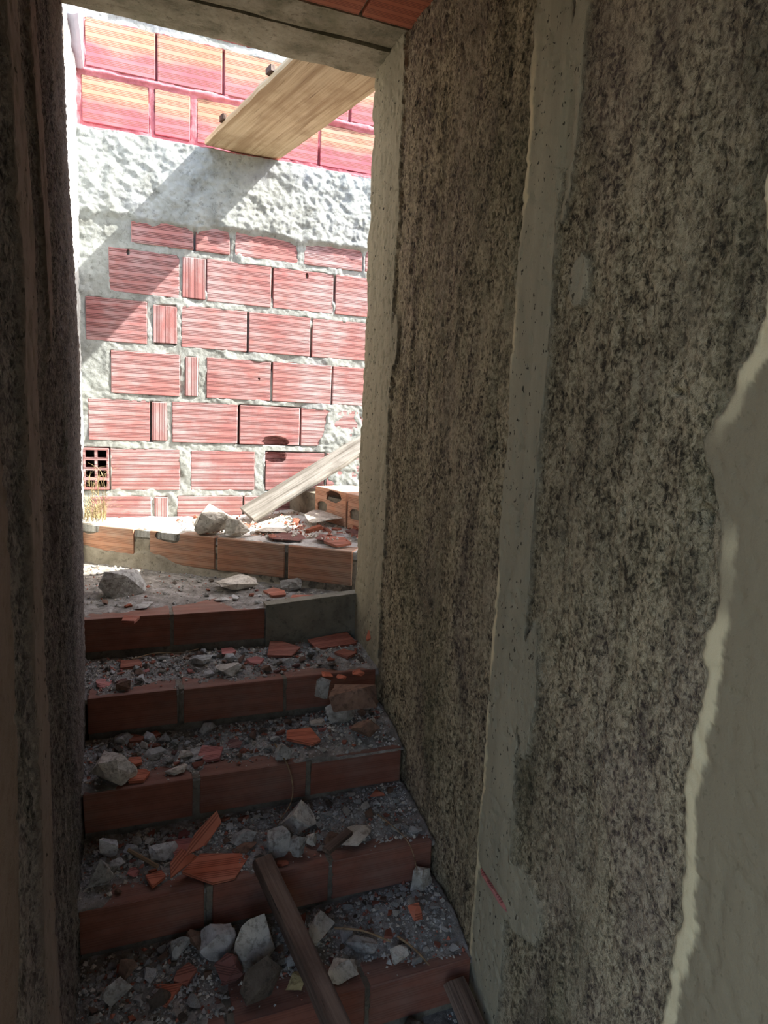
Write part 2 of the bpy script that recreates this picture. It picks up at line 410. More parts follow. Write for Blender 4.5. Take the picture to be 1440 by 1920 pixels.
# ------------------------------------------------------------------ the back wall
BY = 3.25
ROWS = {  # z0, z1, set back, material, [(x0, x1, upright)]
 'r7': (-.600, -.400, 0, 'brick_back', [(-.168, .095, 0), (.107, .166, 1), (.207, .515, 0), (.521, .80, 0), (.81, 1.11, 0), (1.12, 1.42, 0), (1.43, 1.73, 0)]),
 'r6': (-.372, -.182, 0, 'brick_back', [(-.083, .222, 0), (.270, .573, 0), (.623, .925, 0), (.935, 1.235, 0), (1.245, 1.545, 0), (1.555, 1.855, 0)]),
 'r5': (-.148, .040, 0, 'brick_back', [(-.172, .090, 0), (.097, .162, 1), (.184, .487, 0), (.495, .792, 0), (.797, 1.097, 0), (1.105, 1.405, 0), (1.415, 1.715, 0)]),
 'r4': (.064, .254, 0, 'brick_back', [(-.077, .222, 0), (.243, .300, 1), (.339, .643, 0), (.649, .948, 0), (.953, 1.253, 0), (1.26, 1.56, 0), (1.57, 1.87, 0)]),
 'r3': (.290, .478, 0, 'brick_back', [(-.176, .081, 0), (.104, .207, 1), (.224, .525, 0), (.532, .834, 0), (.842, 1.142, 0), (1.15, 1.45, 0), (1.46, 1.76, 0)]),
 'r2': (.505, .695, 0, 'brick_back', [(-.080, .219, 0), (.231, .332, 1), (.337, .637, 0), (.645, .945, 0), (.952, 1.252, 0), (1.26, 1.56, 0), (1.57, 1.87, 0)]),
 'r0': (.722, .862, 0, 'brick_back', [(.013, .279, 0), (.288, .442, 0), (.462, .764, 0), (.790, 1.089, 0), (1.1, 1.4, 0), (1.41, 1.71, 0)]),
 'u2': (1.205, 1.395, .06, 'brick_paint', [(-.179, .093, 0), (.115, .270, 0), (.296, .576, 0), (.585, .862, 0), (.872, 1.172, 0), (1.18, 1.48, 0), (1.49, 1.79, 0)]),
 'u3': (1.430, 1.622, .06, 'brick_paint', [(-.161, .122, 0), (.128, .409, 0), (.416, .707, 0), (.714, 1.01, 0), (1.02, 1.32, 0), (1.33, 1.63, 0)]),
 'u4': (1.655, 1.845, .06, 'brick_paint', [(-.05, .25, 0), (.26, .56, 0), (.57, .87, 0), (.88, 1.18, 0), (1.19, 1.49, 0)]),
}
nx, nz = 470, 600
gx = np.linspace(-.46, 1.90, nx); gz = np.linspace(-.80, 1.90, nz)
X, Z = np.meshgrid(gx, gz, indexing='ij')
H = -.003+.007*fbm(X*14, Z*14, 3, 5)+.0022*fbm(X*60, Z*60, 5, 3)
edge = .010*fbm(X*28, Z*28, 8, 4)
inside = np.full(X.shape, -1.0); deep = np.zeros(X.shape)
DEEP = [(.495, .792, -.148, .040), (.623, .925, -.372, -.182), (-.200, -.088, -.372, -.182)]
for z0, z1, sb, mt, L in ROWS.values():
    for x0, x1, up in L:
        d = np.minimum(np.minimum(X-x0, x1-X), np.minimum(Z-z0, z1-Z)); inside = np.maximum(inside, d)
for x0, x1, z0, z1 in DEEP:
    deep = np.maximum(deep, (np.minimum(np.minimum(X-x0, x1-X), np.minimum(Z-z0, z1-Z)) > -.001).astype(float))
butt = np.zeros(X.shape)
for z0, z1, sb, mt, L in ROWS.values():
    for (a0, a1, _), (b0, b1, _) in zip(L, L[1:]):
        if b0-a1 < .0105: butt = np.maximum(butt, ((X > a1-.004) & (X < b0+.004) & (Z > z0-.001) & (Z < z1-.004)).astype(float))
hid = sstep(0, .006, inside+edge-.004)
patch = sstep(-.02, .02, X-(.83+.30*np.clip(Z+.25, 0, 1)**1.0+.02)+.05*fbm(X*12, Z*12, 21, 4)) * sstep(.10, .05, Z+.02*fbm(X*20, Z*20, 4, 3))
rag = .03*fbm(X*7, Z*3, 30, 4)
beam = sstep(.80, .84, Z+rag*.8)*sstep(1.172, 1.165, Z+.006*fbm(X*20, Z*0, 2, 3))
smear = sstep(.74, .86, Z+rag*1.5+.05*fbm(X*9, Z*2, 44, 4))*sstep(1.2, 1.17, Z)
left = sstep(-.10, -.16, X+.05*fbm(X*8, Z*8, 12, 4))*sstep(.46, .50, Z)*sstep(1.2, 1.1, Z)
drips = sstep(.30, .40, fbm(X*32, Z*1.6, 50, 3))*sstep(.56, .76, Z)*sstep(.84, .8, Z)
cover = np.clip(np.maximum.reduce([patch, beam, smear*.9, left, drips*.7]), 0, 1)
H = H*(1-hid*(1-cover))-.02*hid*(1-cover)
H -= butt*.022*(1-cover)*sstep(-.55, -.25, fbm(X*3, Z*6, 61, 3))
H += cover*(.004+.006*fbm(X*25, Z*25, 60, 4))
H += beam*(.016+.005*fbm(X*10, Z*16, 70, 5)+.0032*fbm(X*48, Z*60, 75, 3)*sstep(1.14, 1.0, Z+.12*fbm(X*3, Z*3, 76, 3)))
H += beam*sstep(.15, .0, fbm(X*3, Z*5, 81, 3))*.003*fbm(X*60, Z*60, 82, 3)
H += .010*sstep(.005, -.01, np.abs(Z-1.414)-.010+.010*fbm(X*12, Z*3, 9, 3))*(1-hid)
H -= .060*sstep(1.168, 1.174, Z)
H -= deep*.17
P = np.stack([X, BY-H, Z], -1)
wb = empty('wall_back', (0, BY, 0)); tag(wb, kind='structure')
bed = mesh_obj('mortar_bed', grid_solid('mortar_bed', P, (0, .32, 0)), M['mortar_back']); bed.parent = wb; bed.location = (0, -BY, 0)
for rn, (z0, z1, sb, mt, L) in ROWS.items():
    for x0, x1, up in L:
        xc, zc = (x0+x1)/2, (z0+z1)/2; cut = None
        y = sb+.055+random.uniform(-.002, .0015)
        if rn == 'r5' and abs(x0-.495) < .01:
            cut = [(lump_cutter(.066, .045, .026, 5), (.667-xc, -.05, -.128-zc)), (lump_cutter(.03, .04, .018, 6), (.71-xc, -.05, -.133-zc))]
        if rn == 'r6' and abs(x0-.623) < .01:
            cut = [(lump_cutter(.060, .045, .030, 8), (.672-xc, -.05, -.205-zc))]
        if rn == 'r2' and x0 == -.080: cut = [(lump_cutter(.008, .03, .013, 9), (.002-xc, -.055, .680-zc)), (lump_cutter(.006, .03, .008, 2), (.213-xc, -.055, .688-zc))]
        if rn == 'r2' and x0 == .645: cut = [(lump_cutter(.008, .03, .014, 4), (.809-xc, -.055, .672-zc))]
        if rn == 'r4' and x0 == .339: cut = [(lump_cutter(.006, .03, .006, 3), (.586-xc, -.055, .168-zc))]
        if up: b = brick(wb, xc, y, zc, (z1-z0-.012 if rn != 'r3' else .165), .11, x1-x0, mt, roty=math.pi/2)
        else: b = brick(wb, xc, y, zc, x1-x0-.004, .11, z1-z0-.003, mt, tilt=random.uniform(-.006, .006), cut=cut)
# the brick laid end-on, its cells open to the stair
cells = []
for i in range(2):
    for j in range(4):
        cells.append((box_mesh('cell', .038, .24, .033), (-.025+.050*i, -.08, -.067+.045*j)))
me = carve(box_mesh('brick', .108, .29, .188, .002, .001), cells); me.materials.clear(); me.materials.append(M['brick_back'])
mesh_obj('brick', me, None, wb, (-.142, .140, -.277))

# ------------------------------------------------------------------ side walls
def near_wall(name, sgn, x0f, y0, y1, step_y, z0, z1, step_z, strips, amp, seed, mat, thick, jag, smears=(), holes=()):
    n, m = int((y1-y0)/step_y), int((z1-z0)/step_z)
    Yg, Zg = np.meshgrid(np.linspace(y0, y1, n), np.linspace(z0, z1, m), indexing='ij')
    S = np.zeros(Yg.shape); L = np.zeros(Yg.shape)
    for a, b, ja, jb in strips:
        ea = a+ja*fbm(Yg*5, Zg*7, seed+1, 5, .6); eb = b+jb*fbm(Yg*5, Zg*6, seed+9, 5, .6)+.010*fbm(Yg*2, Zg*1.6, seed+10, 3)
        eb = eb+.007*fbm(Yg*30, Zg*34, seed+14, 4, .7); ea = ea+.004*fbm(Yg*30, Zg*34, seed+15, 4, .7)
        if b < .8: eb = eb+.030*np.exp(-((Zg+.02)/.06)**2)-.02*sstep(.05, .14, Zg)
        s_ = sstep(-.004, .004, Yg-ea)*sstep(.010, -.004, Yg-eb)
        lw = .009+.014*fbm(Yg*6, Zg*9, seed+11, 5, .7)+(.012 if b < .8 else 0)
        L = np.maximum(L, s_*sstep(-lw-.004, -lw+.003, Yg-eb)*(1 if b < 2 else 0)*sstep(-.45, -.15, fbm(Yg*2, Zg*3, seed+12, 4)))
        S = np.maximum(S, s_)
    for (yc, zc, ry, rz) in smears:
        d = ((Yg-yc)/ry)**2+((Zg-zc)/rz)**2+.5*fbm(Yg*14, Zg*8, seed+13, 4)
        S = np.maximum(S, sstep(1.05, .95, d)*.92)
    rough = .35*fbm(Yg*26, Zg*14, seed+20, 4, .6)+.65*fbm(Yg*85, Zg*64, seed+30, 3, .8)
    slabs = sstep(-.1, .25, fbm(Yg*9, Zg*2.6, seed+40, 4))
    groove = sstep(.30, .48, fbm(Yg*26, Zg*2.0, seed+60, 4))
    h = -.009+amp*rough+.003*slabs-.004*groove
    hs = .003+.0014*fbm(Yg*60, Zg*8, seed+50, 3)-.003*sstep(.28, .4, fbm(Yg*70, Zg*60, seed+52, 2))+.002*fbm(Yg*4, Zg*1.5, seed+51, 3)
    rim = np.exp(-((S-.5)/.28)**2)*.004*sstep(-.2, .3, fbm(Yg*8, Zg*6, seed+55, 3))
    h = h*(1-S)+hs*S+rim
    for (yc, zc, ry, rz, dp) in holes:
        d = np.sqrt(((Yg-yc)/ry)**2+((Zg-zc)/rz)**2)+.35*fbm(Yg*40, Zg*30, seed+70, 3)
        h -= dp*sstep(1.1, .6, d)
    if sgn < 0: S = np.maximum(S, .55*sstep(1.64, 1.76, Yg+.10*fbm(Yg*3, Zg*4, 377, 4)))  # skylight on the far end painted in as a paler left wall
    S = S+L
    Xg = x0f(Zg)-sgn*h
    if sgn < 0: Xg = Xg-.056*np.clip(Yg-2.04, 0, 1)
    # the free end breaks off unevenly
    e = sstep(y1-.10, y1, Yg)
    Yd = Yg+e*jag*fbm(Zg*9, Zg*0+.3, seed+80, 5, .6)
    Pn = np.stack([Xg, Yd, Zg], -1)
    me = grid_solid(name, Pn, (sgn*thick, 0, 0), S)
    o = mesh_obj(name, me, M[mat]); tag(o, kind='structure'); return o
near_wall('wall_right', 1, lambda z: .775+0*z, -.20, 2.25, .005, -1.72, 1.145, .0055,
    [(1.985, 2.4, .03, 0), (1.138, 1.272, .012, .010), (-.5, .690, 0, .03)], .010, 100, 'wall_right', .15, .03,
    smears=[(1.118, .66, .028, .26), (1.118, -.55, .032, .15), (1.06, .27, .028, .05), (1.965, .25, .025, .08), (.70, .80, .10, .12), (1.11, -1.02, .09, .08)],
    holes=[(.722, -.118, .014, .018, .03), (1.00, -.52, .03, .008, .012), (.97, -.50, .010, .009, .014), (1.02, -.41, .02, .02, .006), (.80, .06, .022, .006, .012), (1.13, .55, .02, .12, .008), (.93, -.70, .004, .05, .010), (1.55, .25, .006, .14, .006), (1.72, .1, .007, .16, .007), (1.35, .05, .008, .16, .006)])
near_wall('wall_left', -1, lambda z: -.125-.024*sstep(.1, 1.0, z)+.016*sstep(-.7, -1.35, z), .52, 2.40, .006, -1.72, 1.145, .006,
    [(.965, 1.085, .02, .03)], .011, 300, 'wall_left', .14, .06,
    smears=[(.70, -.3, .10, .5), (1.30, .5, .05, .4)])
o = mesh_obj('sky_block_behind', box_mesh('sky_block_behind', 1.05, .15, 2.9), M['wall_left'], None, (.40, -.9, -.29)); tag(o, kind='structure')  # unseen panel added behind the camera to keep sky light off the risers
# the outer side of the stairwell, beyond the opening
Yg, Zg = np.meshgrid(np.linspace(2.30, 3.40, 200), np.linspace(-1.72, 1.40, 420), indexing='ij')
hh = .010*fbm(Yg*10, Zg*8, 400, 5)+.006*fbm(Yg*40, Zg*35, 410, 3)
o = mesh_obj('wall_far_left', grid_solid('wall_far_left', np.stack([-.196+hh, Yg, Zg], -1), (-.16, 0, 0)), M['mortar_side']); tag(o, kind='structure')
o = mesh_obj('trim_1', box_mesh('column', .36, .50, .62, .01, .004), M['column'], None, (-.345, 3.12, 1.72)); tag(o, kind='structure')

# ------------------------------------------------------------------ ceiling over the stair, floor below
ceil = empty('ceiling', (0, 0, 1.139)); tag(ceil, kind='structure')
def strip(name, x0, x1, y0, y1, z0, z1, mat, seed, amp=.004, par=None):
    nxx, nyy = max(4, int((x1-x0)/.02)), max(4, int((y1-y0)/.02))
    Xg, Yg = np.meshgrid(np.linspace(x0, x1, nxx), np.linspace(y0, y1, nyy), indexing='ij')
    Zg = z0+amp*fbm(Xg*10, Yg*22, seed, 4)
    Yg = Yg+amp*1.4*fbm(Xg*12, Yg*0+seed, seed+3, 4)*(np.abs(Yg-(y0+y1)/2)/((y1-y0)/2))**6
    me = grid_solid(name, np.stack([Xg, Yg, Zg], -1), (0, 0, z1-z0), smooth=False)
    return mesh_obj(name, me, M[mat], par, (0, 0, -1.139) if par else None)
strip('edge_beam', -.60, 3.6, 2.108, 2.275, 1.136, 1.172, 'concrete', 500, .005, ceil)
strip('inner_beam', -.60, 3.6, 1.985, 2.100, 1.141, 1.172, 'concrete', 510, .004, ceil)
me = box_mesh('slab', 4.0, 3.7, .10); mesh_obj('slab', me, M['concrete'], ceil, (1.6, .02, .0951+.02))
mesh_obj('topping', box_mesh('topping', 4.2, .46, .016), M['concrete'], ceil, (1.5, 2.03, .0235))
y = 1.978
for r in range(9):
    for c in range(9):
        tx = 1.53-.31*c-.005
        if tx < -.15: continue
        brick(ceil, tx+(.017 if r % 2 == 0 else .13)-.45, y-.125, .025, .300, .245, .05, 'brick_ceiling', name='tile')
    y -= .25
    if y < -.5: break
    strip('joist', -.9, 2.2, y-.085, y-.002, 1.137, 1.185, 'concrete', 520+r, .002, ceil); y -= .09
fl = mesh_obj('floor', box_mesh('floor', 9, 8, .1), M['ground'], None, (0, 0, -1.75)); tag(fl, kind='structure')

# ------------------------------------------------------------------ the flight of steps
STEPS = {'A': (2.245, -.675), 'B': (1.985, -.832), 'C': (1.745, -.990), 'D': (1.505, -1.142), 'E': (1.262, -1.295), 'F': (1.02, -1.448), 'G': (.78, -1.60)}
XL, XR = -.118, .770
def prism(name, poly, z0, z1, mat, par):
    bm = bmesh.new(); lo = [bm.verts.new((x, y, z0)) for x, y in poly]; up = [bm.verts.new((x, y, z1)) for x, y in poly]
    bm.faces.new(lo[::-1]); bm.faces.new(up); n = len(poly)
    for k in range(n): bm.faces.new((lo[k], lo[(k+1) % n], up[(k+1) % n], up[k]))
    return mesh_obj(name, bm_mesh(bm, name), M[mat], par)
stair = empty('staircase', (0, 0, 0)); tag(stair, 'flight of raw hollow brick steps with mortar joints climbing between the two rough walls', 'staircase', kind='structure')
BR = {  # brick x ranges on each step
 'A': [(-.178, .121), (.131, .440)], 'B': [(-.12, .127), (.146, .452), (.461, .765)], 'C': [(-.12, .152), (.172, .472), (.483, .768)],
 'D': [(-.118, .160), (.178, .472), (.484, .768)], 'E': [(-.115, .178), (.198, .495), (.506, .768)], 'F': [(-.10, .20), (.21, .51), (.52, .768)], 'G': [(-.1, .2), (.21, .51), (.52, .768)]}
keys = list(STEPS)
for i, k in enumerate(keys):
    Yk, zk = STEPS[k]
    back = 3.235 if k == 'A' else STEPS[keys[i-1]][0]+.10
    st = empty('step', (0, Yk, zk)); st.parent = stair
    x1 = 1.88 if k == 'A' else XR
    XL = -.178 if k == 'A' else -.118
    b = box_mesh('step_body', x1-XL, back-(Yk+.006), zk+1.715-.004)
    if k == 'A':
        for v in b.vertices: v.co.z += 0
    mesh_obj('step_body', b, M['mortar'], st, ((XL+x1)/2, (back-(Yk+.006))/2+.006, -.004-(zk+1.715-.004)/2))
    for x0, x1b in BR[k]:
        brick(st, (x0+x1b)/2, .10+random.uniform(-.003, .003), -.055, x1b-x0, .20, .110, 'brick_step', rot=random.uniform(-.004, .004))
    # mortar squeezed out of the upright joints
    for x0, x1b in BR[k][1:]:
        if random.random() < .9:
            n_, m_ = 6, 26
            U, V = np.meshgrid(np.linspace(-.007, .007, n_), np.linspace(-.105, .0, m_), indexing='ij')
            hj = .003+.006*fbm(U*60+x0*9, V*60, 600+i, 4)
            mesh_obj('joint', grid_solid('joint', np.stack([x0-.006+U*1.1, .004-hj, V], -1), (0, .03, 0)), M['mortar'], st, (0, 0, 0))
# cement render that replaces the third brick of the landing riser
U, V = np.meshgrid(np.linspace(.442, .785, 90), np.linspace(-.15, .012, 44), indexing='ij')
hh = .002+.004*fbm(U*14, V*20, 700, 5)+.002*fbm(U*70, V*70, 705, 2)
stA = [c for c in stair.children][0]
mesh_obj('cement_face', grid_solid('cement_face', np.stack([U, -hh, V+(U-.44)*.075*(V > -.06)], -1), (0, .05, 0)), M['cement'], stA)
# the curved top steps
W0, W1 = Vector((.792, 2.356)), Vector((-.165, 3.092))
wd = (W1-W0).normalized(); wn = Vector((wd.y, -wd.x)); wn = wn if wn.y > 0 else -wn
ZW = -.505
st = empty('step', (W0.x, W0.y, ZW)); st.parent = stair
e = .006
prism('step_body', [(0+wn.x*e, wn.y*e), (W1.x-W0.x+wn.x*e+wd.x*.05, W1.y-W0.y+wn.y*e+wd.y*.05), (W1.x-W0.x+wd.x*.05, .875), (1.06, .875), (1.06, 0.01)], -.18, -.004, 'mortar', st)
rotw = math.atan2(-wd.y, -wd.x)
for s0, s1, nick in ((0, .268, 0), (.284, .582, 0), (.596, .905, 1), (.985, 1.245, 0)):
    c = wd*((s0+s1)/2)+wn*.10; cut = None
    if nick: cut = [(lump_cutter(.055, .09, .032, 3), (-.055, -.075, .055)), (lump_cutter(.03, .08, .02, 12), (-.10, -.075, .05))]
    if s0 > .9: cut = [(lump_cutter(.06, .07, .03, 21), (-.10, -.08, .055))]
    brick(st, c.x, c.y, -.068, s1-s0, .20, .136, 'brick_winder', rot=rotw, cut=cut)
U, V = np.meshgrid(np.linspace(-.02, 1.26, 200), np.linspace(-.178, -.04, 30), indexing='ij')
vt = -.155+.07*(U-.2)+.03*fbm(U*7, V*3, 722, 4)
hh = -.006+.012*sstep(.0, .012, vt-V)+.004*fbm(U*30, V*30, 720, 5)+.035*np.clip((vt-V)/(vt+.185), 0, 1)**2
fo = mesh_obj('mortar_fillet', grid_solid('mortar_fillet', np.stack([U, hh, V], -1), (0, -.05, 0)), M['mortar_pale'], st, (0, 0, 0), (0, 0, math.atan2(wd.y, wd.x)))
R0, R1 = Vector((.94, 2.43)), Vector((.74, 3.24))
rd = (R1-R0).normalized(); rn_ = Vector((abs(rd.y), abs(rd.x)*.25)); rn_ = Vector((rd.y, -rd.x)); rn_ = rn_ if rn_.x > 0 else -rn_
ZR = -.345
st = empty('step', (R0.x, R0.y, ZR)); st.parent = stair
prism('step_body', [(rn_.x*.008, rn_.y*.008), (R1.x-R0.x+rn_.x*.008, R1.y-R0.y), (.94, .81), (.94, 0.01)], -.17, -.012, 'mortar', st)
rotr = math.atan2(-rd.y, -rd.x)
for s0, s1 in ((.01, .27), (.285, .56)):
    c = rd*((s0+s1)/2)+rn_*.10
    brick(st, c.x, c.y, -.05, s1-s0, .20, .15, 'brick_winder', rot=rotr, cut=[(lump_cutter(.07, .06, .03, 31), (.03, -.08, .045)), (lump_cutter(.05, .06, .025, 33), (-.07, -.08, -.01))])

# ------------------------------------------------------------------ dust and grit on the treads
def run_of(k): i = keys.index(k); return (STEPS[keys[i-1]][0]-STEPS[k][0]) if i else .9
def dirt_arr(k, X, Y):
    i = keys.index(k); Yk, zk = STEPS[k]; u = (Y-Yk)/run_of(k) if k != 'A' else (Y-Yk)/.35
    th = {'A': .10, 'B': .05, 'C': .06, 'D': .12, 'E': .2, 'F': .0, 'G': 0}[k]
    g = sstep(th-.02, 1.0, u+.55*fbm(X*7, Y*7+i*3, 800+i, 4))
    top = {'A': .008, 'B': .020, 'C': .026, 'D': .026, 'E': .030, 'F': .02, 'G': .02}[k]
    h = -.006+top*g+.006*sstep(th-.05, th+.12, u+.55*fbm(X*7, Y*7+i*3, 800+i, 4))
    h += {'B': .006, 'C': .022, 'D': .014, 'E': .016}.get(k, 0)*sstep(.45, .75, X+.06*fbm(X*9, Y*9, 830, 3))*sstep(-.1, .4, u)
    h += .004*fbm(X*28, Y*28, 840+i, 4)*sstep(-.006, .004, h)+.0025*fbm(X*80, Y*80, 850+i, 3)*sstep(-.006, .002, h)
    return h
def dirt_at(k, x, y): return float(dirt_arr(k, np.array([[x]], float), np.array([[y]], float))[0, 0])
WHERE = {'A': 'landing', 'B': 'step just below the landing', 'C': 'second step below the landing', 'D': 'third step below the landing', 'E': 'fourth step below the landing', 'F': 'bottom step in shade'}
DUST = {}
for i, k in enumerate('ABCDEF'):
    Yk, zk = STEPS[k]; y0, y1 = Yk+.003, (3.24 if k == 'A' else STEPS[keys[i-1]][0]+.012)
    xr = 1.2 if k == 'A' else .778
    n_, m_ = int((xr+.19)/.0055), int((y1-y0)/.0055)
    Xg, Yg = np.meshgrid(np.linspace(-.19, xr, n_), np.linspace(y0, y1, m_), indexing='ij')
    me = grid_solid('dust', np.stack([Xg, Yg, zk+dirt_arr(k, Xg, Yg)], -1), (0, 0, -.03))
    o = mesh_obj('dust', me, M['dirt']); tag(o, 'grey mortar dust and loose grit spread over the '+WHERE[k], 'dust', kind='stuff'); DUST[k] = o
def wz(x, y): return .004+.012*float(fbm(np.array([[x*6.]]), np.array([[y*6.]]), 860, 4)[0, 0])
n_, m_ = 150, 90
Ug, Vg = np.meshgrid(np.linspace(-.12, 1.25, n_), np.linspace(0, 1, m_), indexing='ij')
bx = W0.x+wd.x*Ug+wn.x*.006; by = W0.y+wd.y*Ug+wn.y*.006
Yg = by+(3.245-by)*Vg; Xg = bx
hh = -.004+.012*sstep(-.1, .4, Vg+.4*fbm(Xg*6, Yg*6, 861, 4))+.014*fbm(Xg*6, Yg*6, 860, 4)*sstep(0, .2, Vg)+.005*fbm(Xg*40, Yg*40, 870, 3)+.025*sstep(.45, .8, Xg)*sstep(.1, .5, Vg)
o = mesh_obj('dust', grid_solid('dust', np.stack([Xg, Yg, ZW+hh], -1), (0, 0, -.04)), M['crust']); tag(o, 'pale mortar crust and grit covering the curved top step', 'dust', kind='stuff'); DUST['W'] = o

def grit_mesh(name, pts, sizes, seed):
    n = len(pts); r = np.random.default_rng(seed)
    base = np.array([[1, 0, 0], [-1, 0, 0], [0, 1, 0], [0, -1, 0], [0, 0, 1], [0, 0, -1]], float)
    V = base[None]*r.uniform(.55, 1.3, (n, 6, 1))*sizes[:, None, None]
    a = r.uniform(0, 6.28, n); c, s = np.cos(a), np.sin(a)
    V = np.stack([V[..., 0]*c[:, None]-V[..., 1]*s[:, None], V[..., 0]*s[:, None]+V[..., 1]*c[:, None], V[..., 2]*.8+V[..., 0]*.3], -1)+pts[:, None, :]
    Fc = np.array([[0, 2, 4], [2, 1, 4], [1, 3, 4], [3, 0, 4], [2, 0, 5], [1, 2, 5], [3, 1, 5], [0, 3, 5]])
    Fa = (Fc[None]+np.arange(n)[:, None, None]*6).reshape(-1, 3)
    me = bpy.data.meshes.new(name); me.from_pydata(V.reshape(-1, 3).tolist(), [], Fa.tolist()); return me
for i, k in enumerate('ABCDEF'):
    Yk, zk = STEPS[k]; run = run_of(k) if k != 'A' else .75
    n_ = {'A': 1300, 'B': 3000, 'C': 3600, 'D': 3600, 'E': 4000, 'F': 1200}[k]
    x = RNG.uniform(-.18, .765, n_); v = RNG.beta(1.6, 1.2, n_)*.97+.02; y = Yk+v*run
    if k == 'A': ok = (y < 2.35+(.79-x)*.77-.02)
    else: ok = x > -9
    h = dirt_arr(k, x[:, None], y[:, None])[:, 0]; ok &= (h > -.003) | (RNG.random(n_) < .12)
    x, y, h = x[ok], y[ok], h[ok]; sz = np.minimum(np.exp(RNG.normal(-5.75, .48, len(x))), .0085)
    me = grit_mesh('gravel', np.stack([x, y, zk+np.maximum(h, 0)+sz*.35], -1), sz, 50+i)
    me.materials.append(M['grey']); me.materials.append(M['orange']); me.materials.append(M['pale'])
    mi = np.repeat(RNG.choice([0, 1, 2], len(x), p=[.62, .13, .25]), 8).astype(np.int32); me.polygons.foreach_set('material_index', mi)
    o = mesh_obj('gravel', me, None, DUST[k]); tag(o, kind='stuff')
x = RNG.uniform(.2, 1.1, 1300); y = RNG.uniform(2.4, 3.2, 1300); ok = y > 2.39+(.79-x)*.77
x, y = x[ok], y[ok]; sz = np.exp(RNG.normal(-5.5, .5, len(x)))
me = grit_mesh('gravel', np.stack([x, y, ZW+.012+.02*(x > .6)+sz*.3], -1), sz, 90)
me.materials.append(M['pale']); me.materials.append(M['orange'])
me.polygons.foreach_set('material_index', np.repeat(RNG.choice([0, 1], len(x), p=[.7, .3]), 8).astype(np.int32))
tag(mesh_obj('gravel', me, None, DUST['W']), kind='stuff')

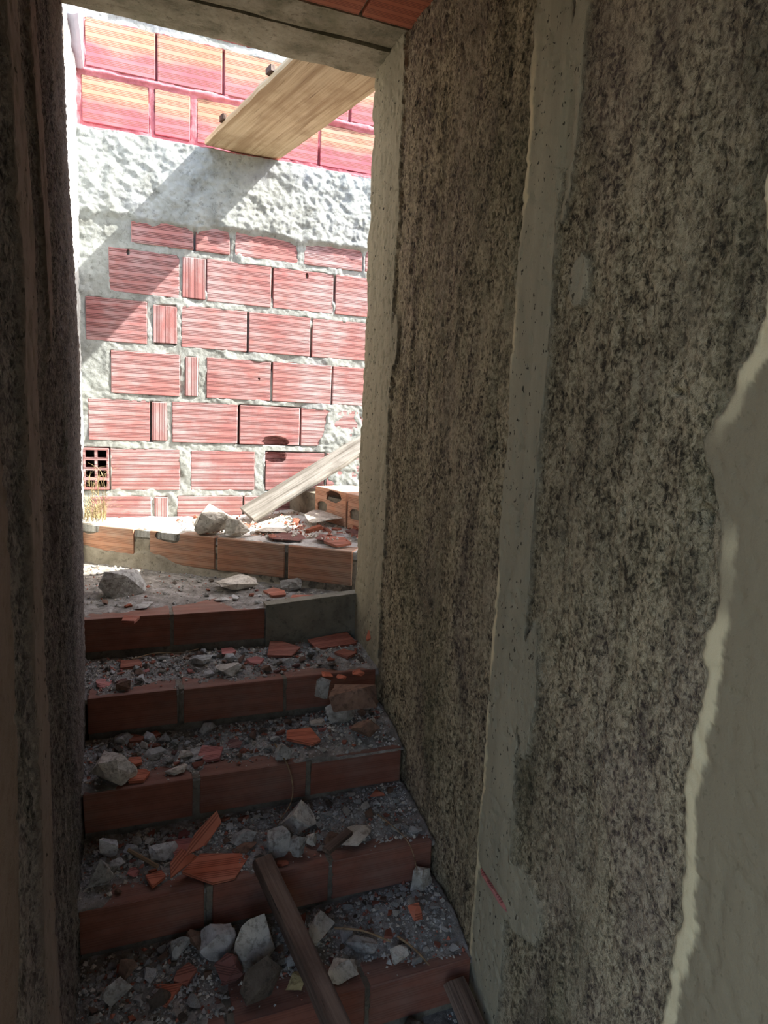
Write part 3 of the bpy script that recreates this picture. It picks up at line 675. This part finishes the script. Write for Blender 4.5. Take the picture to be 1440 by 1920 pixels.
# ------------------------------------------------------------------ named rocks and brick pieces
ROCKS = [
 ('W', 'rock', 'mortar_block', 'mortar block', 0.326, 2.784, -0.5, 0.162, 0.121, 0.127, 'pale', 'large pale broken mortar block beside the lower end of the leaning grey plank'),
 ('W', 'rock', 'mortar_lump', 'mortar lump', 0.41, 2.714, -0.5, 0.099, 0.074, 0.077, 'pale', 'small pointed mortar lump between the big pale block and the leaning plank'),
 ('W', 'slab', 'mortar_slab', 'mortar slab', 0.574, 2.816, -0.5, 0.168, 0.202, 0.025, 'pale', 'flat sunlit white mortar slab in front of the leaning plank'),
 ('W', 'shard', 'brick_shard', 'brick shard', 0.711, 2.755, -0.5, 0.102, 0.102, 0.01, 'orange', 'sunlit ribbed orange brick shard standing on the curved top step'),
 ('W', 'slab', 'mortar_slab', 'mortar slab', 0.822, 2.838, -0.445, 0.199, 0.238, 0.02, 'pale', 'long white mortar slab lying highest on the curved top step rubble'),
 ('W', 'slab', 'brick_slab', 'brick fragment', 0.592, 2.542, -0.5, 0.149, 0.179, 0.017, 'maroon', 'dull purple brown brick slab on the edge of the curved top step'),
 ('W', 'slab', 'brick_slab', 'brick fragment', 0.738, 2.534, -0.5, 0.091, 0.109, 0.027, 'maroon', 'dusty maroon brick piece wedged in the rubble heap on the curved top step'),
 ('W', 'shard', 'brick_shard', 'brick shard', 0.759, 2.461, -0.5, 0.101, 0.101, 0.01, 'orange', 'flat orange brick shard at the right end of the curved top step'),
 ('W', 'shard', 'brick_shard', 'brick shard', 0.85, 2.659, -0.5, 0.07, 0.07, 0.01, 'orange', 'short orange brick shard stacked against the end of the right wall'),
 ('A', 'rock', 'grey_boulder', 'rock', -0.084, 2.513, -0.665, 0.159, 0.12, 0.106, 'grey', 'large angular grey rock against the left wall on the landing'),
 ('A', 'rock', 'pale_rock', 'rock', 0.377, 2.501, -0.665, 0.156, 0.117, 0.055, 'pale', 'pale flat topped rock at the foot of the curved brick riser'),
 ('A', 'rock', 'grey_rock', 'rock', 0.58, 2.476, -0.665, 0.085, 0.064, 0.05, 'grey', 'small grey rock beside the orange shard on the landing'),
 ('A', 'shard', 'brick_shard', 'brick shard', 0.505, 2.408, -0.665, 0.075, 0.075, 0.01, 'orange', 'orange triangular brick shard between two rocks on the landing'),
 ('A', 'shard', 'brick_shard', 'brick shard', 0.596, 2.306, -0.665, 0.12, 0.09, 0.01, 'orange', 'long thin orange brick strip at the right front of the landing'),
 ('A', 'shard', 'brick_shard', 'brick shard', -0.002, 2.194, -0.665, 0.053, 0.053, 0.01, 'orange', 'lone orange brick shard on the left front edge of the landing'),
 ('A', 'slab', 'flat_stone', 'stone', 0.307, 2.389, -0.665, 0.058, 0.057, 0.006, 'grey', 'small flat stone in the middle of the landing'),
 ('A', 'slab', 'flat_stone', 'stone', 0.04, 2.352, -0.665, 0.068, 0.081, 0.013, 'grey', 'flat grey stone in front of the large rock on the landing'),
 ('B', 'shard', 'brick_shard', 'brick shard', 0.493, 2.243, -0.822, 0.12, 0.108, 0.01, 'orange', 'broad dull orange brick shard leaning on the concrete riser below the landing'),
 ('B', 'shard', 'brick_shard', 'brick shard', 0.671, 2.212, -0.822, 0.157, 0.088, 0.01, 'orange', 'long flat orange brick shard lying along the foot of the concrete riser'),
 ('B', 'shard', 'brick_shard', 'brick shard', 0.694, 2.091, -0.822, 0.076, 0.076, 0.01, 'orange', 'orange brick shard against the wall under the long flat shard'),
 ('B', 'slab', 'brick_chip', 'brick shard', 0.697, 1.97, -0.822, 0.042, 0.05, 0.013, 'bright', 'bright orange brick chip standing against the right wall'),
 ('B', 'slab', 'brick_chip', 'brick shard', 0.632, 1.944, -0.822, 0.034, 0.041, 0.009, 'bright', 'small bright orange brick chip on top of the mortared brick lump'),
 ('B', 'slab', 'brick_chip', 'brick shard', 0.591, 1.974, -0.822, 0.034, 0.041, 0.008, 'bright', 'tiny orange chip beside the upright grey stone on the second step'),
 ('B', 'shard', 'brick_shard', 'brick shard', 0.385, 2.116, -0.822, 0.059, 0.059, 0.01, 'pink', 'small pinkish brick shard in the middle of the step below the landing'),
 ('B', 'shard', 'brick_shard', 'brick shard', 0.308, 2.192, -0.822, 0.048, 0.048, 0.01, 'pink', 'pinkish square brick shard just below the brick riser joint of the landing'),
 ('B', 'rock', 'pale_rock', 'rock', 0.29, 2.065, -0.822, 0.08, 0.06, 0.037, 'pale', 'pale rounded rock in the middle of the step below the landing'),
 ('B', 'rock', 'blue_grey_rock', 'rock', 0.214, 2.141, -0.822, 0.078, 0.059, 0.027, 'grey', 'blue grey rock left of the pale rounded rock below the landing'),
 ('B', 'rock', 'grey_rock', 'rock', 0.491, 2.1, -0.822, 0.05, 0.038, 0.027, 'grey', 'grey stone in front of the broad orange shard below the landing'),
 ('B', 'rock', 'upright_stone', 'stone', 0.536, 1.814, -0.822, 0.05, 0.037, 0.071, 'grey', 'upright grey stone on the step edge beside the mortared brick lump'),
 ('B', 'rock', 'brick_lump', 'brick lump', 0.597, 1.73, -0.822, 0.141, 0.106, 0.078, 'brown', 'big reddish brown brick lump set against the right wall at a step end'),
 ('B', 'shard', 'brick_shard', 'brick shard', -0.001, 2.184, -0.822, 0.063, 0.063, 0.01, 'orange', 'rusty brick shard near the left wall below the landing'),
 ('B', 'slab', 'brick_chip', 'brick shard', -0.085, 2.076, -0.822, 0.05, 0.06, 0.011, 'pink', 'pinkish brick chip lowest at the left end of the step below the landing'),
 ('B', 'rock', 'brown_stone', 'stone', -0.024, 2.018, -0.822, 0.041, 0.03, 0.036, 'brown', 'brown stone near the left front edge of the step below the landing'),
 ('C', 'rock', 'white_boulder', 'rock', -0.068, 1.795, -0.98, 0.116, 0.087, 0.08, 'pale', 'large white grey rock against the left wall on the middle step'),
 ('C', 'shard', 'brick_shard', 'brick shard', 0.016, 1.784, -0.98, 0.053, 0.051, 0.01, 'bright', 'bright orange brick shard right of the large white grey rock'),
 ('C', 'shard', 'brick_shard', 'brick shard', 0.005, 1.845, -0.98, 0.036, 0.034, 0.01, 'bright', 'narrow orange chip behind the bright shard near the large white rock'),
 ('C', 'shard', 'brick_shard', 'brick shard', 0.012, 1.995, -0.98, 0.045, 0.045, 0.01, 'orange', 'orange brick chip at the back left of the middle step'),
 ('C', 'shard', 'brick_shard', 'brick shard', 0.06, 1.992, -0.98, 0.038, 0.038, 0.01, 'orange', 'slim orange brick chip leaning on the riser above the middle step'),
 ('C', 'rock', 'white_stone', 'stone', 0.046, 1.949, -0.98, 0.042, 0.032, 0.027, 'white', 'small bright white stone at the back left of the middle step'),
 ('C', 'rock', 'grey_stone', 'stone', 0.056, 1.878, -0.98, 0.061, 0.046, 0.027, 'grey', 'smooth grey stone under the small bright white stone'),
 ('C', 'rock', 'pale_stone', 'stone', 0.112, 1.793, -0.98, 0.06, 0.045, 0.021, 'pale', 'oblong pale stone alone on the dust near the front of the middle step'),
 ('C', 'rock', 'grey_stone', 'stone', -0.02, 1.956, -0.98, 0.058, 0.043, 0.028, 'grey', 'rough grey stone behind the large white grey rock'),
 ('C', 'rock', 'grey_stone', 'stone', 0.141, 1.854, -0.98, 0.046, 0.034, 0.024, 'pale', 'pale grey stone left of the pink shard on the middle step'),
 ('C', 'slab', 'flat_stone', 'stone', 0.179, 1.858, -0.98, 0.062, 0.074, 0.014, 'grey', 'flat grey stone touching the pink brick shard'),
 ('C', 'shard', 'brick_shard', 'brick shard', 0.212, 1.851, -0.98, 0.071, 0.071, 0.01, 'pink', 'pink brick shard in the centre of the middle step'),
 ('C', 'slab', 'brick_chip', 'brick fragment', 0.281, 1.877, -0.98, 0.049, 0.059, 0.015, 'maroon', 'dark maroon brick piece standing in the centre of the middle step'),
 ('C', 'rock', 'grey_stone', 'stone', 0.214, 1.951, -0.98, 0.051, 0.038, 0.04, 'grey', 'dark grey stone at the foot of the riser behind the pink shard'),
 ('C', 'rock', 'grey_stone', 'stone', 0.408, 1.778, -0.98, 0.048, 0.036, 0.054, 'grey', 'upright grey stone left of the ribbed orange tile piece'),
 ('C', 'shard', 'brick_shard', 'brick shard', 0.48, 1.84, -0.98, 0.097, 0.089, 0.01, 'bright', 'ribbed orange brick piece lying face up on the middle step'),
 ('C', 'rock', 'pale_stone', 'stone', 0.542, 1.898, -0.98, 0.051, 0.038, 0.021, 'pale', 'pale stone just behind the ribbed orange brick piece'),
 ('C', 'rock', 'grey_rock', 'rock', 0.619, 1.898, -0.98, 0.096, 0.072, 0.079, 'grey', 'long rough rock slanting down below the mortared brick lump'),
 ('C', 'rock', 'brown_stone', 'stone', 0.67, 1.808, -0.98, 0.087, 0.065, 0.054, 'brown', 'brown earth covered rock against the right wall on the middle step'),
 ('D', 'shard', 'brick_shard', 'brick shard', 0.198, 1.557, -1.132, 0.169, 0.105, 0.01, 'bright', 'large ribbed orange brick piece lying face up on the dusty step'),
 ('D', 'shard', 'brick_shard', 'brick shard', 0.049, 1.556, -1.132, 0.046, 0.046, 0.01, 'bright', 'small ribbed orange brick piece beside the thin stick'),
 ('D', 'rock', 'white_rock', 'rock', 0.072, 1.641, -1.132, 0.069, 0.052, 0.039, 'white', 'white rock left of the flat pink shard'),
 ('D', 'rock', 'white_rock', 'rock', -0.059, 1.679, -1.132, 0.044, 0.033, 0.054, 'white', 'rounded white rock at the back left under the dark brick riser'),
 ('D', 'rock', 'grey_rock', 'rock', -0.047, 1.631, -1.132, 0.051, 0.038, 0.024, 'grey', 'rounded grey stone in front of the rounded white rock at left'),
 ('D', 'rock', 'grey_rock', 'rock', -0.097, 1.582, -1.132, 0.057, 0.043, 0.072, 'grey', 'grey rock pressed against the left wall edge'),
 ('D', 'slab', 'flat_pink_shard', 'brick shard', 0.128, 1.65, -1.132, 0.076, 0.064, 0.014, 'pink', 'flat pink brick shard behind the leaning orange brick piece'),
 ('D', 'slab', 'brick_chip', 'brick shard', -0.001, 1.603, -1.132, 0.03, 0.036, 0.009, 'pink', 'little pink chip left of the thin stick'),
 ('D', 'rock', 'blue_grey_rock', 'rock', 0.276, 1.632, -1.132, 0.065, 0.049, 0.028, 'grey', 'blue grey rock behind the large ribbed orange brick piece'),
 ('D', 'rock', 'brown_stone', 'stone', 0.271, 1.6, -1.132, 0.064, 0.048, 0.022, 'brown', 'brown stone just above the right tip of the large ribbed brick piece'),
 ('D', 'rock', 'grey_rock', 'rock', 0.357, 1.574, -1.132, 0.067, 0.05, 0.076, 'grey', 'upright pitted grey rock right of centre above the thick board'),
 ('D', 'rock', 'pale_rock', 'rock', 0.427, 1.661, -1.132, 0.097, 0.072, 0.074, 'pale', 'large angular pale rock leaning against the riser with the dry stem'),
 ('D', 'rock', 'grey_rock', 'rock', 0.403, 1.554, -1.132, 0.05, 0.038, 0.057, 'grey', 'grey lump right of the upright pitted rock'),
 ('D', 'slab', 'flat_rock', 'rock', 0.568, 1.579, -1.132, 0.121, 0.095, 0.021, 'pale', 'broad flat pale rock on the right of the dusty step'),
 ('D', 'rock', 'pale_stone', 'stone', 0.447, 1.587, -1.132, 0.037, 0.028, 0.037, 'pale', 'small pale stone between the large angular rock and the broad flat rock'),
 ('D', 'rock', 'brown_stone', 'stone', 0.502, 1.572, -1.132, 0.047, 0.035, 0.039, 'brown', 'brown grey stone left of the broad flat rock'),
 ('D', 'slab', 'brick_chip', 'brick shard', 0.678, 1.712, -1.132, 0.047, 0.036, 0.008, 'bright', 'small orange chip at the back right of the dusty step'),
 ('E', 'rock', 'white_rock', 'rock', 0.182, 1.437, -1.285, 0.082, 0.062, 0.08, 'white', 'white pitted rock in the middle of the lowest lit step'),
 ('E', 'slabup', 'light_slab', 'rock', 0.255, 1.383, -1.285, 0.102, 0.035, 0.132, 'pale', 'tilted pale mortar slab beside the thick dark board'),
 ('E', 'slabup', 'dark_block', 'stone block', 0.265, 1.297, -1.285, 0.101, 0.035, 0.097, 'dark', 'dark flat stone block lowest beside the thick dark board'),
 ('E', 'rock', 'brown_rock', 'rock', 0.136, 1.471, -1.285, 0.053, 0.04, 0.055, 'brown', 'brown rock left of the white pitted rock'),
 ('E', 'rock', 'grey_rock', 'rock', 0.101, 1.464, -1.285, 0.051, 0.039, 0.049, 'grey', 'grey rock left of the brown rock on the lowest lit step'),
 ('E', 'shard', 'brick_shard', 'brick shard', 0.07, 1.371, -1.285, 0.059, 0.059, 0.01, 'bright', 'bright orange triangular brick shard near the bottom left'),
 ('E', 'shard', 'brick_shard', 'brick shard', 0.108, 1.407, -1.285, 0.052, 0.052, 0.01, 'orange', 'dull orange brick shard above the bright triangular shard'),
 ('E', 'rock', 'purple_stone', 'stone', 0.2, 1.373, -1.285, 0.061, 0.046, 0.074, 'maroon', 'purplish brown stone between the white pitted rock and the pale slab'),
 ('E', 'rock', 'yellow_stone', 'stone', 0.342, 1.315, -1.285, 0.046, 0.035, 0.042, 'yellow', 'yellowish stone touching the left side of the thick dark board'),
 ('E', 'rock', 'tall_rock', 'rock', 0.431, 1.404, -1.285, 0.065, 0.049, 0.097, 'pale', 'tall pale rock standing right of the thick dark board'),
 ('E', 'rock', 'grey_rock', 'rock', 0.452, 1.313, -1.285, 0.07, 0.053, 0.047, 'pale', 'angular pale rock under the tall rock beside the thick dark board'),
 ('E', 'slabup', 'brick_chip', 'brick shard', 0.668, 1.379, -1.285, 0.036, 0.035, 0.046, 'bright', 'leaf shaped orange brick shard at right on the gravelly step'),
 ('E', 'rock', 'pale_stone', 'stone', 0.726, 1.471, -1.285, 0.068, 0.051, 0.062, 'pale', 'round mossy pale stone at the right wall above the leaf shaped shard'),
 ('E', 'rock', 'pale_stone', 'stone', 0.595, 1.306, -1.285, 0.042, 0.031, 0.04, 'pale', 'pale round stone near the right end of the lowest lit step'),
 ('E', 'rock', 'grey_stone', 'stone', 0.516, 1.355, -1.285, 0.072, 0.054, 0.038, 'grey', 'rough clod like stone right of the tall pale rock'),
 ('E', 'rock', 'grey_rock', 'rock', -0.038, 1.386, -1.285, 0.064, 0.048, 0.048, 'grey', 'angular grey rock near the bottom left corner'),
 ('E', 'rock', 'brown_stone', 'stone', -0.016, 1.423, -1.285, 0.045, 0.033, 0.056, 'brown', 'brown upright stone above the angular grey rock at bottom left'),
 ('E', 'rock', 'grey_stone', 'stone', 0.05, 1.348, -1.285, 0.046, 0.035, 0.043, 'dark', 'dark stone below the bright triangular shard at bottom left'),
 ('F', 'rock', 'pale_stone', 'stone', 0.605, 1.295, -1.438, 0.055, 0.041, 0.047, 'dark', 'dim rounded stone in the deep shade at the bottom'),
]

TAKEN = []
for q, (k, kind, nm, cat, x, y, z, w_, d_, h_, colr, lab) in enumerate(ROCKS):
    d_ = max(d_, .012)
    if k == 'W':
        x = min(x, 1.0); y = max(y, 2.36+(.79-x)*.77+d_*.5+.015)
        zb = z+.0
    else:
        Yk, zk = STEPS[k]; top = STEPS[keys[keys.index(k)-1]][0]-.004 if k != 'A' else 9
        x = min(max(x, -.10+w_*.45), .768-w_*.5)
        y = min(y, top-d_*.5)
        if k == 'A': y = min(y, 2.36+(.79-x)*.77-d_*.6-.02)
        zb = zk+max(0, dirt_at(k, x, y))-.003
    r = random.Random(q*13+5); rz = r.uniform(-.5, .5)
    if kind == 'rock':
        me = rock_mesh(w_*1.04, d_, h_*1.02, q+3, 15 if w_ > .05 else 12, 2 if w_ > .045 else 1, .05); rot = (0, 0, 0); zb -= h_*.06
    elif kind == 'slab':
        me = rock_mesh(w_, d_, max(h_, .012), q+3, 13, 1, .04); rot = (r.uniform(-.05, .12), r.uniform(-.1, .1), 0)
    elif kind == 'slabup':
        me = rock_mesh(w_, max(d_, .02), h_, q+3, 12, 1, .03); rot = (-.25, r.uniform(-.25, .25), r.uniform(-.2, .2))
    else:
        me = shard_mesh(w_*1.05, d_, .011, q); rot = (r.uniform(.02, .22), r.uniform(-.08, .08), 0); zb += .002+d_*.5*abs(math.sin(rot[0]))*.8
    o = mesh_obj(nm, me, M[colr], None, (x, y, zb), rot); tag(o, lab, cat)
    TAKEN.append((x, y, w_*.5, d_*.5, k))
tags = None

# bits that want their own pose
def pose(name, me, mat, loc, rot, lab, cat):
    o = mesh_obj(name, me, M[mat], None, loc, rot); return tag(o, lab, cat)
pose('brick_shard', shard_mesh(.125, .040, .012, 77), 'bright', (.165, 1.585, -1.060), (.55, -.55, .55), 'long orange brick shard propped up on end at the foot of the dark riser', 'brick shard')
pose('brick_shard', shard_mesh(.075, .045, .012, 78), 'bright', (.105, 1.552, -1.105), (.5, -.35, .75), 'orange brick shard under the propped up long shard on the dusty step', 'brick shard')
TAKEN += [(.165, 1.585, .07, .05, 'D'), (.105, 1.552, .05, .04, 'D')]
pose('brick_chip', rock_mesh(.008, .055, .05, 5, 10), 'bright', (.772, 2.085, -.775), (0, 0, 0), 'small orange brick chip stuck in the right wall end above the second step', 'brick shard')
pose('brick_sliver', rock_mesh(.012, .125, .010, 6, 10), 'pink', (.768, 1.187, -1.060), (.16, 0, 0), 'thin reddish brick sliver stuck in the right wall low down', 'brick shard')
pose('plastic_scrap', rock_mesh(.034, .018, .006, 8, 9, 0), 'blue', (.560, 1.915, -.990+dirt_at('C', .56, 1.915)), (.1, .1, .3), 'tiny scrap of blue plastic among the rubble', 'plastic scrap')

# ------------------------------------------------------------------ loose small stones, one object each
PR = [rock_mesh(1, .8, .62, 900+q, 10, 0, .06) for q in range(9)]
PS = [shard_mesh(1, .7, .16, 950+q) for q in range(6)]
def free(x, y, r, k):
    for (a, b, ra, rb, kk) in TAKEN:
        if kk == k and ((x-a)/(ra+r))**2+((y-b)/(rb+r))**2 < 1: return False
    return True
matcache = {}
def proto(me, mat):
    if (me.name, mat) not in matcache:
        c = me.copy(); c.materials.clear(); c.materials.append(M[mat]); matcache[(me.name, mat)] = c
    return matcache[(me.name, mat)]
SW = {'A': 'landing', 'B': 'step just below landing', 'C': 'second step below landing', 'D': 'third step below landing', 'E': 'fourth step below landing'}
R = random.Random(42)
for k, ns, nb in (('A', 16, 4), ('B', 56, 14), ('C', 68, 18), ('D', 74, 12), ('E', 82, 10)):
    Yk, zk = STEPS[k]; run = run_of(k) if k != 'A' else .42
    for what, cnt in (('s', ns), ('b', nb)):
        made = tries = 0
        while made < cnt and tries < 4000:
            tries += 1
            s = min(max(math.exp(R.gauss(-3.78, .36)), .012), .044) if what == 's' else R.uniform(.016, .034)
            x = R.uniform(-.10+s/2, .755-s/2); v = R.betavariate(1.7, 1.25); y = Yk+.02+v*(run-.03-s*.5)
            if not free(x, y, s*.45, k): continue
            dh = dirt_at(k, x, y)
            if dh < .001 and R.random() > .15: continue
            if k == 'A' and y > 2.33+(.79-x)*.77: continue
            if what == 's':
                me = proto(R.choice(PR), mc := R.choice(['grey', 'grey', 'grey', 'pale', 'white', 'brown', 'dark'])); sc = (s, s, s*R.uniform(.8, 1.15)); zz = zk+max(dh, 0)-s*.04; rot = (0, 0, R.uniform(0, 6.28))
            else:
                me = proto(R.choice(PS), mc := R.choice(['orange', 'orange', 'pink', 'maroon', 'bright'])); sc = (s, s, s*1.6); zz = zk+max(dh, 0)+.001; rot = (R.uniform(-.3, .3), R.uniform(-.2, .2), R.uniform(0, 6.28))
            o = mesh_obj('pebble' if what == 's' else 'brick_chip', me, None, None, (x, y, zz), rot); o.scale = sc
            zone = ('back' if v > .64 else 'middle' if v > .38 else 'front')+' '+('far left' if x < .06 else 'left of centre' if x < .24 else 'centre' if x < .42 else 'right of centre' if x < .60 else 'far right')
            sw = ('tiny' if s < .018 else 'small' if s < .026 else 'larger') if what == 's' else ('tiny' if s < .022 else 'small' if s < .028 else 'larger')
            cw = {'grey': 'grey', 'pale': 'beige', 'white': 'whitish', 'brown': 'brown', 'dark': 'dark', 'orange': 'dull', 'pink': 'pinkish', 'maroon': 'maroon', 'bright': 'orange'}[mc]
            if what == 's': tag(o, sw+' '+cw+' pebble, '+zone+' of the '+SW[k], 'pebble', 'small pebbles on the '+SW[k])
            else: tag(o, sw+' '+cw+' brick chip, '+zone+' of the '+SW[k], 'brick chip', 'small brick chips on the '+SW[k])
            TAKEN.append((x, y, s*.42, s*.42, k)); made += 1

# the heap of broken pieces under the leaning plank
heap = 0; tries = 0
while heap < 30 and tries < 3000:
    tries += 1
    x = R.uniform(.42, 1.02); y = R.uniform(2.50, 3.05); s = R.uniform(.028, .066)
    if y < 2.36+(.79-x)*.77+s*.6 or not free(x, y, s*.35, 'W') or (y > 2.98 and x < .75): continue
    mc = R.choice(['orange', 'orange', 'pink', 'maroon', 'pale', 'pale', 'grey', 'bright'])
    zz = ZW+.010+.022*min(max((x-.45)/.35, 0), 1)*min(max((y-2.36-(.79-x)*.77)/.2, 0), 1)
    if mc in ('pale', 'grey'): me = proto(PR[heap % 9], mc); o = mesh_obj('mortar_chunk', me, None, None, (x, y, zz), (0, 0, R.uniform(0, 6.28))); o.scale = (s, s*.8, s*.75)
    else: me = proto(PS[heap % 6], mc); o = mesh_obj('brick_chunk', me, None, None, (x, y, zz+.006), (R.uniform(-.5, .5), R.uniform(-.35, .35), R.uniform(0, 6.28))); o.scale = (s*1.2, s*1.2, s*1.6)
    cw = {'orange': 'dull orange brick', 'pink': 'pinkish brick', 'maroon': 'maroon brick', 'bright': 'bright orange brick', 'pale': 'beige mortar', 'grey': 'grey mortar'}[mc]
    tag(o, ('small' if s < .045 else 'larger')+' '+cw+' chunk, '+('back' if y > 2.78 else 'front')+' '+('left' if x < .58 else 'middle' if x < .76 else 'right')+' of the curved top step', 'rubble chunk', 'rubble chunks on the curved top step')
    TAKEN.append((x, y, s*.45, s*.4, 'W')); heap += 1

# ------------------------------------------------------------------ boards, sticks, stems
def board(name, p0, p1, W, T, up, mat, seed, lab, ragged=.004, L=None, nseg=26):
    p0, p1 = Vector(p0), Vector(p1); o = mesh_obj(name, board_mesh(L or (p1-p0).length, W, T, seed, ragged, nseg), M[mat], None, p0, frame_rot(p1-p0, up))
    return tag(o, lab, 'plank')
pl = board('plank', (.486, 3.262, 1.1725), (.486+.225*1.235, 3.262-1.235, 1.1745), .335, .024, (0, 0, 1), 'plank', 3, 'wide bare wooden plank bridging overhead from the concrete band to the ceiling edge', .006, nseg=50)
inv = pl.matrix_basis.inverted()
for (x, y, s_) in ((.408, 3.0, .04), (.512, 2.53, .045)):
    c = mesh_obj('cleat', box_mesh('cleat', s_, .02, .024, .003, .002), M['cleat'], pl); c.location = (inv @ Vector((x-.035, y, 1.206)))
board('plank', (.505, 3.03, -.470), (1.13, 3.17, -.122), .125, .024, (-.42, -.45, .79), 'plank_grey', 9, 'weathered grey plank leaning up to the right across the curved top steps', .006)
board('thick_board', (.300, 1.528, -1.128), (.300+.115, 1.528-.52, -1.128-.165), .050, .030, (0, .28, .96), 'plank_dark', 15, 'thick dark board sloping down over the lowest steps', .003)
board('board_stub', (.705, 1.245, -1.33), (.79-.06, 1.10, -1.425), .05, .03, (0, .6, .8), 'plank_dark', 19, 'short dark board stub in the shade at the foot of the right wall', .004, nseg=8)
o = board('wood_scrap', (.462, 1.500, -1.112), (.540, 1.548, -1.104), .026, .014, (0, -.2, 1), 'plank_dark', 21, 'short splintered wood scrap on the edge of the dusty step', .003, nseg=8); o['category'] = 'wood scrap'
o = board('stick', (-.012, 1.655, -1.112), (.055, 1.575, -1.117), .010, .009, (0, 0, 1), 'twig', 22, 'thin flat stick pointing at the small ribbed orange brick piece', .001, nseg=6); o['category'] = 'stick'
def twig(pts, r0, r1, lab, mat='twig', name='twig', cat='twig'):
    P_ = [Vector(p) for p in pts]; out = []
    for i in range(len(P_)-1):
        for s_ in range(5):
            t = s_/5; a = P_[max(i-1, 0)]; b = P_[i]; c = P_[i+1]; d = P_[min(i+2, len(P_)-1)]
            out.append(.5*((2*b)+(c-a)*t+(2*a-5*b+4*c-d)*t*t+(3*b-a-3*c+d)*t**3))
    out.append(P_[-1]); n = len(out)
    o = mesh_obj(name, tube_mesh(out, [r0+(r1-r0)*i/(n-1) for i in range(n)]), M[mat]); return tag(o, lab, cat)
twig([(.392, 1.82, -.962), (.413, 1.735, -.990), (.420, 1.70, -1.035), (.408, 1.67, -1.063), (.382, 1.655, -1.092), (.36, 1.65, -1.117)], .0022, .0012, 'pale dry stem curling down from one step edge to the next')
twig([(.640, 1.60, -1.098), (.675, 1.50, -1.103), (.700, 1.475, -1.15), (.715, 1.462, -1.235)], .0014, .0009, 'thin wiry twig drooping over the step edge by the right wall')
twig([(.600, 1.33, -1.248), (.622, 1.28, -1.245), (.640, 1.232, -1.252)], .003, .002, 'straight brown twig lying at the right of the gravelly step')
twig([(.46, 1.40, -1.245), (.52, 1.36, -1.236), (.575, 1.315, -1.243)], .003, .002, 'crooked brown twig behind the straight one on the gravelly step')
twig([(.0, 2.17, -.793), (.07, 2.20, -.79), (.15, 2.185, -.79), (.21, 2.21, -.79)], .0018, .001, 'faint thin twig lying along the back of the step below the landing')
# dry grass in the corner by the open brick
r = random.Random(3); bm = bmesh.new()
for q in range(150):
    x, y = r.uniform(-.19, -.10), r.uniform(3.05, 3.23); z = -.49 if q % 3 else r.uniform(-.49, -.30)
    a = r.uniform(0, 6.28); h_ = r.uniform(.07, .20); bend = r.uniform(.02, .10); prev = None
    px, py = math.cos(a), math.sin(a); wv = .0016
    for s_ in range(5):
        t = s_/4; c = Vector((x+px*bend*t*t, y+py*bend*t*t*.6-.03*t*t, z+h_*(t-.45*t*t))); ww = wv*(1-t*.8)
        cur = [bm.verts.new(c+Vector((-py*ww, px*ww, 0))), bm.verts.new(c+Vector((py*ww, -px*ww, 0))), bm.verts.new(c+Vector((px*ww*.8, py*ww*.8, ww)))]
        if prev:
            for e_ in range(3): bm.faces.new((prev[e_], prev[(e_+1) % 3], cur[(e_+1) % 3], cur[e_]))
        prev = cur
tag(mesh_obj('dry_grass', bm_mesh(bm, 'dry_grass'), M['straw']), 'tuft of dry straw coloured grass in the corner below the open brick cells', 'grass', kind='stuff')
